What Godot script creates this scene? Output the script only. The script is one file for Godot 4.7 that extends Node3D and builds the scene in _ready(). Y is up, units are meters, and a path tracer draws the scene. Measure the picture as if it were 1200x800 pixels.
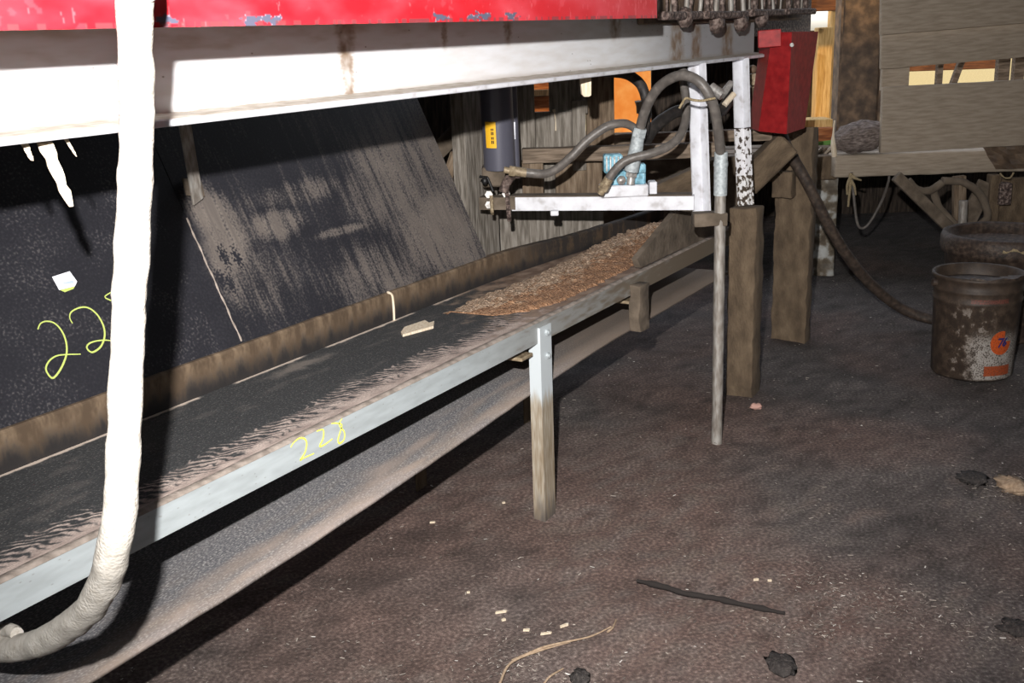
extends Node3D
# A sawmill under-floor: residue conveyor, sloped black liner, steel beam, hydraulics, muddy posts, deck, pails.
# World X runs along the conveyor, Z towards the photographer. The timber building stands turned to it: W(a, y, d).

const FH := Vector3(0.8594, 0, -0.5113)
const RH := Vector3(0.5113, 0, 0.8594)
var WB := Basis(RH, Vector3.UP, -FH)
var names := {}
var M := {}

func W(a: float, y: float, d: float) -> Vector3:
	return RH * a + Vector3.UP * y + FH * d

# ---------------------------------------------------------------- naming and grouping
func numbered(n: String, parent: Node) -> String:
	var key := str(parent.get_instance_id()) + n
	var k: int = names.get(key, 0)
	names[key] = k + 1
	return n if k == 0 else "%s_%03d" % [n, k]

func tag(o: Node3D, label: String, category: String, group := "", kind := "") -> Node3D:
	if label: o.set_meta("label", label)
	if category: o.set_meta("category", category)
	if group: o.set_meta("group", group)
	if kind: o.set_meta("kind", kind)
	return o

func thing(n: String, label: String, category: String, group := "") -> Node3D:
	var o := Node3D.new()
	o.name = numbered(n, self)
	add_child(o, true)
	tag(o, label, category, group)
	return o

func settle(o: Node3D) -> void:   # put a thing's origin at the middle of its base
	var lo := Vector3.INF
	var hi := -Vector3.INF
	for c in o.find_children("*", "MeshInstance3D", true, false):
		var t := Transform3D()
		var p: Node = c
		while p != o:
			t = (p as Node3D).transform * t
			p = p.get_parent()
		var b: AABB = t * (c as MeshInstance3D).get_aabb()
		lo = lo.min(b.position)
		hi = hi.max(b.end)
	var base := Vector3((lo.x + hi.x) / 2, lo.y, (lo.z + hi.z) / 2)
	o.position = base
	for c in o.get_children():
		(c as Node3D).position -= base

func mesh_at(n: String, mesh: Mesh, m: Material, parent: Node, t := Transform3D()) -> MeshInstance3D:
	var o := MeshInstance3D.new()
	o.name = numbered(n, parent)
	o.mesh = mesh
	o.material_override = m
	o.transform = t
	parent.add_child(o, true)
	return o

func part(n: String, st: SurfaceTool, m: Material, parent: Node, t := Transform3D()) -> MeshInstance3D:
	st.generate_normals()
	return mesh_at(n, st.commit(), m, parent, t)

func solo(n: String, st: SurfaceTool, m: Material, label: String, category: String, group := "", kind := "") -> MeshInstance3D:
	st.generate_normals()
	var raw := st.commit()
	var b := raw.get_aabb()
	var base := Vector3(b.get_center().x, b.position.y, b.get_center().z)
	var st2 := SurfaceTool.new()
	st2.append_from(raw, 0, Transform3D(Basis(), -base))
	var o := mesh_at(n, st2.commit(), m, self, Transform3D(Basis(), base))
	tag(o, label, category, group, kind)
	return o

# ---------------------------------------------------------------- shapes
func mb() -> SurfaceTool:
	var st := SurfaceTool.new()
	st.begin(Mesh.PRIMITIVE_TRIANGLES)
	st.set_smooth_group(-1)
	return st

func tri(st: SurfaceTool, a: Vector3, b: Vector3, c: Vector3, out: Vector3) -> void:
	if (b - a).cross(c - a).dot(out) < 0.0:
		st.add_vertex(a); st.add_vertex(b); st.add_vertex(c)
	else:
		st.add_vertex(a); st.add_vertex(c); st.add_vertex(b)

func quad(st: SurfaceTool, a: Vector3, b: Vector3, c: Vector3, d: Vector3, out: Vector3) -> void:
	tri(st, a, b, c, out)
	tri(st, a, c, d, out)

func uvquad(st: SurfaceTool, p: Array, uv: Array, out: Vector3) -> void:
	var order := [0, 1, 2, 0, 2, 3]
	if (p[1] - p[0]).cross(p[2] - p[0]).dot(out) > 0.0:
		order = [0, 2, 1, 0, 3, 2]
	for i in order:
		st.set_uv(uv[i])
		st.add_vertex(p[i])

func box(st: SurfaceTool, t: Transform3D, s: Vector3, bv := 0.002) -> void:
	var h := s / 2.0
	bv = minf(bv, minf(h.x, minf(h.y, h.z)) * 0.6)
	var P := func(sg: Vector3, ax: int) -> Vector3:
		var r := sg * (h - Vector3.ONE * bv)
		r[ax] = sg[ax] * h[ax]
		return t * r
	for ax in 3:
		for s0 in [-1.0, 1.0]:
			var c := []
			for k in [[-1, -1], [1, -1], [1, 1], [-1, 1]]:
				var g := Vector3.ZERO
				g[ax] = s0; g[(ax + 1) % 3] = k[0]; g[(ax + 2) % 3] = k[1]
				c.append(P.call(g, ax))
			var o := Vector3.ZERO
			o[ax] = s0
			quad(st, c[0], c[1], c[2], c[3], t.basis * o)
	for ax in 3:   # edges along ax
		var b1 := (ax + 1) % 3
		var b2 := (ax + 2) % 3
		for k in [[-1, -1], [1, -1], [1, 1], [-1, 1]]:
			var g0 := Vector3.ZERO
			g0[ax] = -1; g0[b1] = k[0]; g0[b2] = k[1]
			var g1 := g0
			g1[ax] = 1
			var o := Vector3.ZERO
			o[b1] = k[0]; o[b2] = k[1]
			quad(st, P.call(g0, b1), P.call(g0, b2), P.call(g1, b2), P.call(g1, b1), t.basis * o)
	for i in 8:
		var g := Vector3(1 if i & 1 else -1, 1 if i & 2 else -1, 1 if i & 4 else -1)
		tri(st, P.call(g, 0), P.call(g, 1), P.call(g, 2), t.basis * g)

func dirbasis(y: Vector3, hint: Vector3) -> Basis:   # local Y along y, local Z close to hint
	y = y.normalized()
	var x := y.cross(hint).normalized()
	return Basis(x, y, x.cross(y).normalized())

func bar(n: String, p0: Vector3, p1: Vector3, w: float, th: float, hint: Vector3, m: Material, parent: Node, bv := 0.002) -> MeshInstance3D:
	var st := mb()
	box(st, Transform3D(), Vector3(w, p0.distance_to(p1), th), bv)
	return part(n, st, m, parent, Transform3D(dirbasis(p1 - p0, hint), (p0 + p1) / 2.0))

var rough_noise := FastNoiseLite.new()

func rough_box(s: Vector3, amp: float, freq: float, sd: int, cell := 0.03, rnd := 0.15) -> SurfaceTool:
	# a hewn or mud-caked timber: every face gridded, corners eased, surface uneven
	rough_noise.seed = sd
	rough_noise.frequency = freq
	var st := mb()
	var h := s / 2.0
	var ease := minf(minf(h.x, h.y), h.z) * rnd
	var f := func(p: Vector3) -> Vector3:
		var q := p.clamp(-(h - Vector3.ONE * ease), h - Vector3.ONE * ease)
		var d := p - q
		if d.length() > 0.0:
			var dn := Vector3(absf(d.x), absf(d.y), absf(d.z))
			if (int(dn.x > 1e-6) + int(dn.y > 1e-6) + int(dn.z > 1e-6)) > 1:
				p = q + d.normalized() * ease
		var k := Vector3(rough_noise.get_noise_3dv(p), rough_noise.get_noise_3dv(p + Vector3(7, 3, 1)), rough_noise.get_noise_3dv(p + Vector3(2, 9, 5)))
		return p + k * amp
	for ax in 3:
		var b1 := (ax + 1) % 3
		var b2 := (ax + 2) % 3
		var n1 := clampi(int(s[b1] / cell), 3, 60)
		var n2 := clampi(int(s[b2] / cell), 3, 60)
		for s0 in [-1.0, 1.0]:
			var o := Vector3.ZERO
			o[ax] = s0
			st.set_smooth_group(1)
			var g := []
			for i in n1 + 1:
				var row := []
				for j in n2 + 1:
					var p := Vector3.ZERO
					p[ax] = s0 * h[ax]
					p[b1] = edge_ease(i, n1, h[b1], ease)
					p[b2] = edge_ease(j, n2, h[b2], ease)
					row.append(f.call(p))
				g.append(row)
			for i in n1:
				for j in n2:
					quad(st, g[i][j], g[i + 1][j], g[i + 1][j + 1], g[i][j + 1], o)
	return st

func edge_ease(i: int, n: int, h: float, e: float) -> float:
	if i == 0: return -h
	if i == n: return h
	return lerpf(-(h - e), h - e, float(i - 1) / maxf(n - 2, 1))

func wpost(n: String, c: Vector3, s: Vector3, m: Material, parent: Node, sd: int, amp := 0.004, turn := 0.0, lean := 0.0) -> MeshInstance3D:
	var b := WB * Basis(Vector3.UP, turn) * Basis(Vector3.BACK, lean)
	return part(n, rough_box(s, amp, 9.0, sd, 0.035), m, parent, Transform3D(b, c))

func wbox(n: String, c: Vector3, s: Vector3, m: Material, parent: Node, bv := 0.003, turn := 0.0, lean := 0.0) -> MeshInstance3D:
	var st := mb()
	box(st, Transform3D(), s, bv)
	return part(n, st, m, parent, Transform3D(WB * Basis(Vector3.UP, turn) * Basis(Vector3.BACK, lean), c))

func smooth(pts: Array, sub := 8) -> PackedVector3Array:
	var out := PackedVector3Array()
	for i in pts.size() - 1:
		var a: Vector3 = pts[maxi(i - 1, 0)]
		var b: Vector3 = pts[i]
		var c: Vector3 = pts[i + 1]
		var d: Vector3 = pts[mini(i + 2, pts.size() - 1)]
		for k in sub:
			out.append(b.cubic_interpolate(c, a, d, float(k) / sub))
	out.append(pts[-1])
	return out

func tube(st: SurfaceTool, pts: PackedVector3Array, rad: Callable, sides := 14, bump := 0.0, sd := 1) -> void:
	var rings := []
	var nrm := Vector3.ZERO
	rough_noise.seed = sd
	rough_noise.frequency = 22.0
	for i in pts.size():
		var t := (pts[mini(i + 1, pts.size() - 1)] - pts[maxi(i - 1, 0)]).normalized()
		if i == 0:
			nrm = t.cross(Vector3.UP if absf(t.y) < 0.9 else Vector3.RIGHT).normalized()
		nrm = (nrm - t * nrm.dot(t)).normalized()
		var bi := t.cross(nrm)
		var r: float = rad.call(float(i) / (pts.size() - 1))
		var ring := []
		for k in sides:
			var a := TAU * k / sides
			var d := nrm * cos(a) + bi * sin(a)
			var p := pts[i] + d * r
			if bump > 0.0: p += d * bump * rough_noise.get_noise_3dv(p)
			ring.append(p)
		rings.append(ring)
	st.set_smooth_group(1)
	for i in pts.size() - 1:
		for k in sides:
			var k2 := (k + 1) % sides
			quad(st, rings[i][k], rings[i][k2], rings[i + 1][k2], rings[i + 1][k], (rings[i][k] + rings[i + 1][k2]) * 0.5 - (pts[i] + pts[i + 1]) * 0.5)
	st.set_smooth_group(-1)
	for e in [0, pts.size() - 1]:
		var o: Vector3 = pts[0] - pts[1] if e == 0 else pts[-1] - pts[-2]
		for k in sides:
			tri(st, pts[e], rings[e][k], rings[e][(k + 1) % sides], o)

func rod(st: SurfaceTool, a: Vector3, b: Vector3, r: float, sides := 14) -> void:
	tube(st, PackedVector3Array([a, b]), func(_t): return r, sides)

func hexrod(st: SurfaceTool, a: Vector3, b: Vector3, r: float) -> void:
	var d := (b - a).normalized()
	var x := d.cross(Vector3.UP if absf(d.y) < 0.9 else Vector3.RIGHT).normalized()
	var y := d.cross(x)
	for k in 6:
		var u := x * cos(TAU * k / 6) + y * sin(TAU * k / 6)
		var v := x * cos(TAU * (k + 1) / 6) + y * sin(TAU * (k + 1) / 6)
		quad(st, a + u * r, a + v * r, b + v * r, b + u * r, u + v)
		tri(st, a, a + u * r, a + v * r, -d)
		tri(st, b, b + u * r, b + v * r, d)

func lathe(st: SurfaceTool, prof: Array, t: Transform3D, sides := 40, uvh := 0.0, wob := 0.0) -> void:
	# profile of Vector2(radius, height), outside going up
	st.set_smooth_group(1)
	for i in prof.size() - 1:
		var p: Vector2 = prof[i]
		var q: Vector2 = prof[i + 1]
		var nr := q.y - p.y
		var ny := p.x - q.x
		for k in sides:
			var c := []
			var w := []
			for e in [[p, 0], [p, 1], [q, 1], [q, 0]]:
				var a: float = TAU * (k + e[1]) / sides
				var r: float = e[0].x * (1.0 + wob * sin(a * 3.0 + e[0].y * 9.0) + wob * 0.6 * sin(a * 7.0 + 1.0))
				c.append(t * Vector3(r * cos(a), e[0].y, r * sin(a)))
				w.append(Vector2(1.0 - float(k + e[1]) / sides, 1.0 - e[0].y / maxf(uvh, 0.001)))
			var am := TAU * (k + 0.5) / sides
			uvquad(st, c, w, t.basis * Vector3(nr * cos(am), ny, nr * sin(am)))
	st.set_smooth_group(-1)

func prism(st: SurfaceTool, poly: PackedVector2Array, z0: float, z1: float, t := Transform3D()) -> void:
	# polygon in local XY, extruded along local Z
	if Geometry2D.is_polygon_clockwise(poly):
		poly.reverse()
	var n := poly.size()
	for i in n:
		var a := poly[i]
		var b := poly[(i + 1) % n]
		var o := t.basis * Vector3(b.y - a.y, a.x - b.x, 0)
		quad(st, t * Vector3(a.x, a.y, z0), t * Vector3(b.x, b.y, z0), t * Vector3(b.x, b.y, z1), t * Vector3(a.x, a.y, z1), o)
	var ix := Geometry2D.triangulate_polygon(poly)
	for i in range(0, ix.size(), 3):
		for z in [z0, z1]:
			tri(st, t * Vector3(poly[ix[i]].x, poly[ix[i]].y, z), t * Vector3(poly[ix[i + 1]].x, poly[ix[i + 1]].y, z), t * Vector3(poly[ix[i + 2]].x, poly[ix[i + 2]].y, z), t.basis * Vector3(0, 0, signf((z - (z0 + z1) / 2) * 1.0)))

func angle_iron(n: String, p0: Vector3, p1: Vector3, a: Vector3, b: Vector3, la: float, lb: float, th: float, m: Material, parent: Node) -> MeshInstance3D:
	# L section swept from p0 to p1; the heel runs through both points, legs go along a and b
	var y := (p1 - p0).normalized()
	a = (a - y * a.dot(y)).normalized()
	b = (b - y * b.dot(y) - a * b.dot(a)).normalized()
	var st := mb()
	var poly := PackedVector2Array([Vector2(0, 0), Vector2(la, 0), Vector2(la, th), Vector2(th, th), Vector2(th, lb), Vector2(0, lb)])
	var len := p0.distance_to(p1)
	prism(st, poly, 0, len)
	# local: X = a, Y = b, Z = along
	return part(n, st, m, parent, Transform3D(Basis(a, b, y), p0))

func blob(r: Vector3, sd: int, amp: float, freq: float, n := 14) -> SurfaceTool:
	var st := mb()
	rough_noise.seed = sd
	rough_noise.frequency = freq
	var f := func(i: int, j: int) -> Vector3:
		var th := PI * i / n
		var ph := TAU * (j % (2 * n)) / (2 * n)
		var d := Vector3(sin(th) * cos(ph), cos(th), sin(th) * sin(ph))
		return d * r * (1.0 + amp * rough_noise.get_noise_3dv(d))
	st.set_smooth_group(1)
	for i in n:
		for j in 2 * n:
			var p: Vector3 = f.call(i, j)
			quad(st, p, f.call(i + 1, j), f.call(i + 1, j + 1), f.call(i, j + 1), p)
	return st

func ribbon(st: SurfaceTool, pts: PackedVector3Array, n: Vector3, w: float, th := 0.0008) -> void:
	# a stroke of chalk or paint lying on a plane with normal n
	for i in pts.size() - 1:
		var a := pts[i]
		var b := pts[i + 1]
		var k := float(i) / (pts.size() - 1)
		var w0 := w * (0.55 + 0.45 * sin(PI * k))
		var w1 := w * (0.55 + 0.45 * sin(PI * (k + 1.0 / (pts.size() - 1))))
		var s := (b - a).cross(n).normalized()
		quad(st, a - s * w0 + n * th, a + s * w0 + n * th, b + s * w1 + n * th, b - s * w1 + n * th, n)

# ---------------------------------------------------------------- materials
func noise(sd: int, freq: float, oct := 4, type := FastNoiseLite.TYPE_SIMPLEX_SMOOTH) -> FastNoiseLite:
	var f := FastNoiseLite.new()
	f.seed = sd
	f.frequency = freq
	f.noise_type = type
	f.fractal_octaves = oct
	return f

func ntex(sd: int, freq: float, cols: Array, oct := 5, size := 512) -> NoiseTexture2D:
	var t := NoiseTexture2D.new()
	t.width = size
	t.height = size
	t.seamless = true
	t.generate_mipmaps = false
	t.noise = noise(sd, freq, oct)
	if cols.size():
		var g := Gradient.new()
		g.offsets = PackedFloat32Array(cols.map(func(c): return c[0]))
		g.colors = PackedColorArray(cols.map(func(c): return c[1]))
		t.color_ramp = g
	return t

var bumps := {}
func bump_tex(freq: float) -> NoiseTexture2D:
	if not bumps.has(freq):
		bumps[freq] = ntex(77, freq, [], 5)
	return bumps[freq]

func c8(r: int, g: int, b: int) -> Color:
	return Color8(r, g, b)

func tri_mat(sd: int, freq: float, cols: Array, scale: Vector3, rough := 0.9, bump := 0.0, bfreq := 0.03, metal := 0.0) -> StandardMaterial3D:
	var m := StandardMaterial3D.new()
	m.albedo_texture = ntex(sd, freq, cols)
	m.uv1_triplanar = true
	m.uv1_scale = scale
	m.roughness = rough
	m.metallic = metal
	if bump > 0.0:
		m.heightmap_enabled = true
		m.heightmap_texture = bump_tex(bfreq)
		m.heightmap_scale = bump
	return m

func flat(c: Color, rough := 0.8, metal := 0.0) -> StandardMaterial3D:
	var m := StandardMaterial3D.new()
	m.albedo_color = c
	m.roughness = rough
	m.metallic = metal
	return m

func painted(w: int, h: int, fn: Callable, rough := 0.8, metal := 0.0) -> StandardMaterial3D:
	var d := PackedByteArray()
	d.resize(w * h * 3)
	var at := 0
	for y in h:
		for x in w:
			var c: Color = fn.call(x, y)
			d[at] = int(clampf(c.r, 0, 1) * 255.0)
			d[at + 1] = int(clampf(c.g, 0, 1) * 255.0)
			d[at + 2] = int(clampf(c.b, 0, 1) * 255.0)
			at += 3
	var m := StandardMaterial3D.new()
	m.albedo_texture = ImageTexture.create_from_image(Image.create_from_data(w, h, false, Image.FORMAT_RGB8, d))
	m.roughness = rough
	m.metallic = metal
	m.texture_repeat = false
	return m

func ss(a: float, b: float, x: float) -> float:
	return smoothstep(a, b, x)

func make_materials() -> void:
	var k := Vector3(2, 2, 2)
	M.mud = tri_mat(3, 0.012, [[0.15, c8(80, 67, 53)], [0.5, c8(98, 83, 66)], [0.85, c8(114, 98, 79)]], Vector3(3, 1.5, 3), 0.95, 0.25, 0.08)
	M.mud_board = tri_mat(4, 0.012, [[0.15, c8(84, 74, 63)], [0.55, c8(104, 92, 79)], [0.85, c8(120, 108, 95)]], k, 0.95, 0.15, 0.05)
	M.grey_board = tri_mat(5, 0.02, [[0.15, c8(92, 86, 78)], [0.5, c8(126, 119, 110)], [0.85, c8(152, 146, 138)]], Vector3(7, 0.8, 7), 0.9, 0.12, 0.05)
	M.brown_board = tri_mat(6, 0.02, [[0.15, c8(84, 70, 55)], [0.5, c8(115, 98, 80)], [0.85, c8(138, 122, 104)]], Vector3(7, 0.8, 7), 0.9, 0.12, 0.05)
	M.rail_board = tri_mat(7, 0.02, [[0.15, c8(88, 76, 64)], [0.5, c8(122, 107, 92)], [0.85, c8(146, 130, 114)]], Vector3(0.8, 7, 7), 0.9, 0.12, 0.05)
	M.dust_board = tri_mat(8, 0.03, [[0.1, c8(144, 131, 115)], [0.5, c8(160, 147, 131)], [0.9, c8(172, 159, 143)]], Vector3(0.6, 4.5, 4.5), 0.95, 0.12, 0.08)
	M.gold_wood = tri_mat(9, 0.02, [[0.15, c8(178, 140, 84)], [0.5, c8(206, 170, 110)], [0.85, c8(222, 190, 132)]], Vector3(7, 0.8, 7), 0.85, 0.1, 0.05)
	M.orange = tri_mat(10, 0.008, [[0.2, c8(240, 158, 82)], [0.6, c8(246, 172, 100)], [0.85, c8(250, 188, 120)]], k, 0.75)
	M.dark_steel = tri_mat(11, 0.012, [[0.15, c8(72, 60, 52)], [0.5, c8(96, 80, 66)], [0.85, c8(126, 104, 84)]], k, 0.7, 0.1, 0.05)
	M.rust = tri_mat(12, 0.03, [[0.2, c8(46, 36, 33)], [0.5, c8(96, 80, 74)], [0.8, c8(150, 134, 126)]], Vector3(4, 4, 4), 0.75, 0.3, 0.06)
	M.rubber = tri_mat(13, 0.02, [[0.2, c8(86, 81, 77)], [0.55, c8(100, 95, 91)], [0.85, c8(126, 119, 113)]], Vector3(4, 4, 4), 0.45, 0.05, 0.06)
	M.rubber_dark = tri_mat(14, 0.02, [[0.2, c8(26, 24, 24)], [0.6, c8(44, 40, 38)], [0.85, c8(70, 64, 60)]], Vector3(4, 4, 4), 0.6)
	M.rubber_brown = tri_mat(15, 0.02, [[0.2, c8(40, 32, 27)], [0.55, c8(66, 54, 46)], [0.85, c8(96, 82, 70)]], Vector3(4, 4, 4), 0.7, 0.08, 0.06)
	M.white_hose = tri_mat(16, 0.03, [[0.1, c8(158, 150, 139)], [0.35, c8(182, 176, 166)], [0.7, c8(196, 191, 183)]], Vector3(5, 5, 5), 0.95, 0.1, 0.08)
	M.white_steel = tri_mat(17, 0.02, [[0.1, c8(180, 178, 180)], [0.4, c8(212, 213, 219)], [0.8, c8(224, 226, 232)]], k, 0.55)
	M.galv = tri_mat(18, 0.04, [[0.2, c8(150, 158, 162)], [0.5, c8(176, 184, 187)], [0.8, c8(196, 202, 204)]], Vector3(4, 4, 4), 0.55, 0.0, 0.05, 0.15)
	M.pale_dust = tri_mat(46, 0.02, [[0.2, c8(176, 164, 150)], [0.5, c8(196, 188, 176)], [0.85, c8(212, 206, 198)]], Vector3(2, 3, 3), 1.0, 0.05, 0.08)
	M.dust = tri_mat(19, 0.02, [[0.2, c8(118, 108, 100)], [0.5, c8(146, 135, 126)], [0.8, c8(166, 154, 145)]], Vector3(3, 3, 3), 1.0, 0.08, 0.08)
	M.conduit = tri_mat(20, 0.03, [[0.2, c8(122, 114, 106)], [0.5, c8(150, 144, 137)], [0.8, c8(174, 171, 166)]], Vector3(5, 1.2, 5), 0.6, 0.05, 0.06, 0.3)
	M.steel = tri_mat(21, 0.03, [[0.2, c8(150, 146, 142)], [0.6, c8(196, 192, 188)], [0.85, c8(214, 212, 208)]], Vector3(5, 5, 5), 0.4, 0.0, 0.05, 0.5)
	M.brass = tri_mat(22, 0.03, [[0.2, c8(116, 100, 80)], [0.6, c8(160, 144, 118)], [0.85, c8(190, 174, 146)]], Vector3(6, 6, 6), 0.55, 0.0, 0.05, 0.2)
	M.blue = tri_mat(23, 0.03, [[0.25, c8(92, 136, 150)], [0.5, c8(116, 172, 194)], [0.75, c8(164, 206, 222)]], Vector3(3, 3, 3), 0.6)
	M.cyl = flat(c8(92, 92, 104), 0.35, 0.15)
	M.black = flat(c8(26, 25, 26), 0.5)
	M.maroon = tri_mat(24, 0.02, [[0.2, c8(132, 22, 26)], [0.5, c8(154, 28, 32)], [0.85, c8(170, 42, 42)]], Vector3(3, 3, 3), 0.6)
	M.chalk = flat(c8(182, 196, 104), 0.9)
	M.spray = flat(c8(236, 242, 96), 0.8)
	M.paper = flat(c8(236, 238, 246), 0.8)
	M.wood_pale = tri_mat(25, 0.03, [[0.2, c8(206, 186, 158)], [0.6, c8(226, 212, 190)], [0.85, c8(236, 226, 208)]], Vector3(9, 1, 9), 0.9)
	M.sawdust = tri_mat(26, 0.07, [[0.12, c8(104, 80, 60)], [0.4, c8(164, 136, 112)], [0.62, c8(198, 172, 148)], [0.85, c8(222, 200, 180)]], Vector3(3, 3, 3), 1.0, 0.6, 0.14)
	M.concrete = tri_mat(27, 0.012, [[0.2, c8(84, 74, 62)], [0.45, c8(116, 106, 92)], [0.65, c8(176, 176, 172)], [0.85, c8(196, 198, 196)]], k, 0.9, 0.2, 0.05)
	M.log = tri_mat(28, 0.03, [[0.2, c8(78, 68, 64)], [0.5, c8(118, 106, 100)], [0.85, c8(158, 146, 140)]], Vector3(2, 6, 6), 0.95, 0.4, 0.06)
	M.rope = tri_mat(29, 0.05, [[0.2, c8(120, 104, 78)], [0.7, c8(176, 160, 128)]], Vector3(8, 8, 8), 1.0, 0.2, 0.09)
	M.dark_plank = tri_mat(30, 0.02, [[0.15, c8(40, 34, 29)], [0.5, c8(62, 53, 46)], [0.85, c8(84, 73, 64)]], Vector3(6, 0.7, 6), 0.95, 0.1, 0.05)
	M.pail = tri_mat(31, 0.02, [[0.2, c8(38, 30, 26)], [0.5, c8(60, 48, 41)], [0.85, c8(92, 78, 66)]], Vector3(4, 4, 4), 0.6, 0.15, 0.06)
	M.bark = flat(c8(40, 35, 33), 0.95)
	M.leaf = flat(c8(190, 150, 138), 0.9)
	M.scrap = tri_mat(32, 0.03, [[0.2, c8(44, 40, 39)], [0.6, c8(64, 59, 57)], [0.85, c8(92, 86, 82)]], Vector3(6, 6, 6), 0.9, 0.3, 0.08)
	M.far_wood = tri_mat(47, 0.02, [[0.2, c8(88, 56, 38)], [0.6, c8(112, 72, 46)], [0.85, c8(128, 86, 58)]], Vector3(0.8, 6, 6), 0.9)
	M.straw = tri_mat(33, 0.03, [[0.2, c8(140, 118, 96)], [0.7, c8(184, 162, 138)]], Vector3(6, 6, 6), 1.0)
	M.yellow = flat(c8(244, 188, 40), 0.6)
	M.grass = tri_mat(34, 0.03, [[0.2, c8(128, 120, 82)], [0.6, c8(160, 150, 108)], [0.85, c8(180, 170, 126)]], k, 1.0)
	M.green = flat(c8(96, 140, 66), 0.8)
	M.redwood = tri_mat(35, 0.02, [[0.2, c8(122, 70, 40)], [0.6, c8(160, 98, 58)], [0.85, c8(176, 122, 80)]], Vector3(0.8, 6, 6), 0.9)

func _ready() -> void:
	# ------------------------------------------------------------ camera, sky, sun, flash, exposure
	var cam := Camera3D.new()
	cam.name = "camera"
	cam.transform = Transform3D(Basis(Vector3(0.5029, -0.0336, 0.8637), Vector3(0.2488, 0.9626, -0.1074), -Vector3(0.8277, -0.2689, -0.4925)), Vector3(0, 1.1, 0))
	cam.fov = 34.2055
	cam.near = 0.05
	cam.current = true
	add_child(cam)
	var env := Environment.new()
	env.background_mode = Environment.BG_SKY
	var sky := Sky.new()
	var psm := ProceduralSkyMaterial.new()
	psm.sky_top_color = c8(214, 222, 236)
	psm.sky_horizon_color = c8(250, 246, 236)
	psm.ground_horizon_color = c8(200, 190, 168)
	psm.ground_bottom_color = c8(120, 112, 96)
	psm.sky_energy_multiplier = 1.3
	psm.sun_angle_max = 0.0
	sky.sky_material = psm
	env.sky = sky
	env.tonemap_mode = Environment.TONE_MAPPER_LINEAR
	env.tonemap_exposure = 1.0
	env.sdfgi_enabled = true
	env.ssao_enabled = true
	env.ssil_enabled = true
	var we := WorldEnvironment.new()
	we.name = "world_environment"
	we.environment = env
	add_child(we)
	var sun := DirectionalLight3D.new()
	sun.name = "sun"
	sun.light_color = Color(1.0, 0.83, 0.56)
	sun.light_energy = 1.5
	sun.light_angular_distance = 4.0
	sun.shadow_enabled = true
	var toward := (RH * 0.30 + Vector3.DOWN * 1.0 + FH * 0.55).normalized()
	sun.basis = Basis.looking_at(toward, Vector3.UP)
	add_child(sun)
	var flash := SpotLight3D.new()   # the photographer's flash, on its bracket above the lens
	flash.name = "camera_flash"
	flash.light_color = Color(1.0, 0.985, 0.97)
	flash.light_energy = 11.5
	flash.light_size = 0.014
	flash.spot_range = 20.0
	flash.spot_attenuation = 2.0
	flash.spot_angle = 41.5
	flash.spot_angle_attenuation = 1.0
	flash.shadow_enabled = true
	flash.transform = Transform3D(Basis.looking_at(Vector3(0.8586, 0.8742, -0.4642) - Vector3(0, 1.1, 0), Vector3.UP), Vector3(0.0121, 1.285, -0.0809))
	add_child(flash)

	make_materials()
	build_shell()
	build_beam()
	build_chute()
	build_conveyor()
	build_hydraulics()
	build_timbers()
	build_deck()
	build_pails()
	build_white_hose()
	build_litter()

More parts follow.
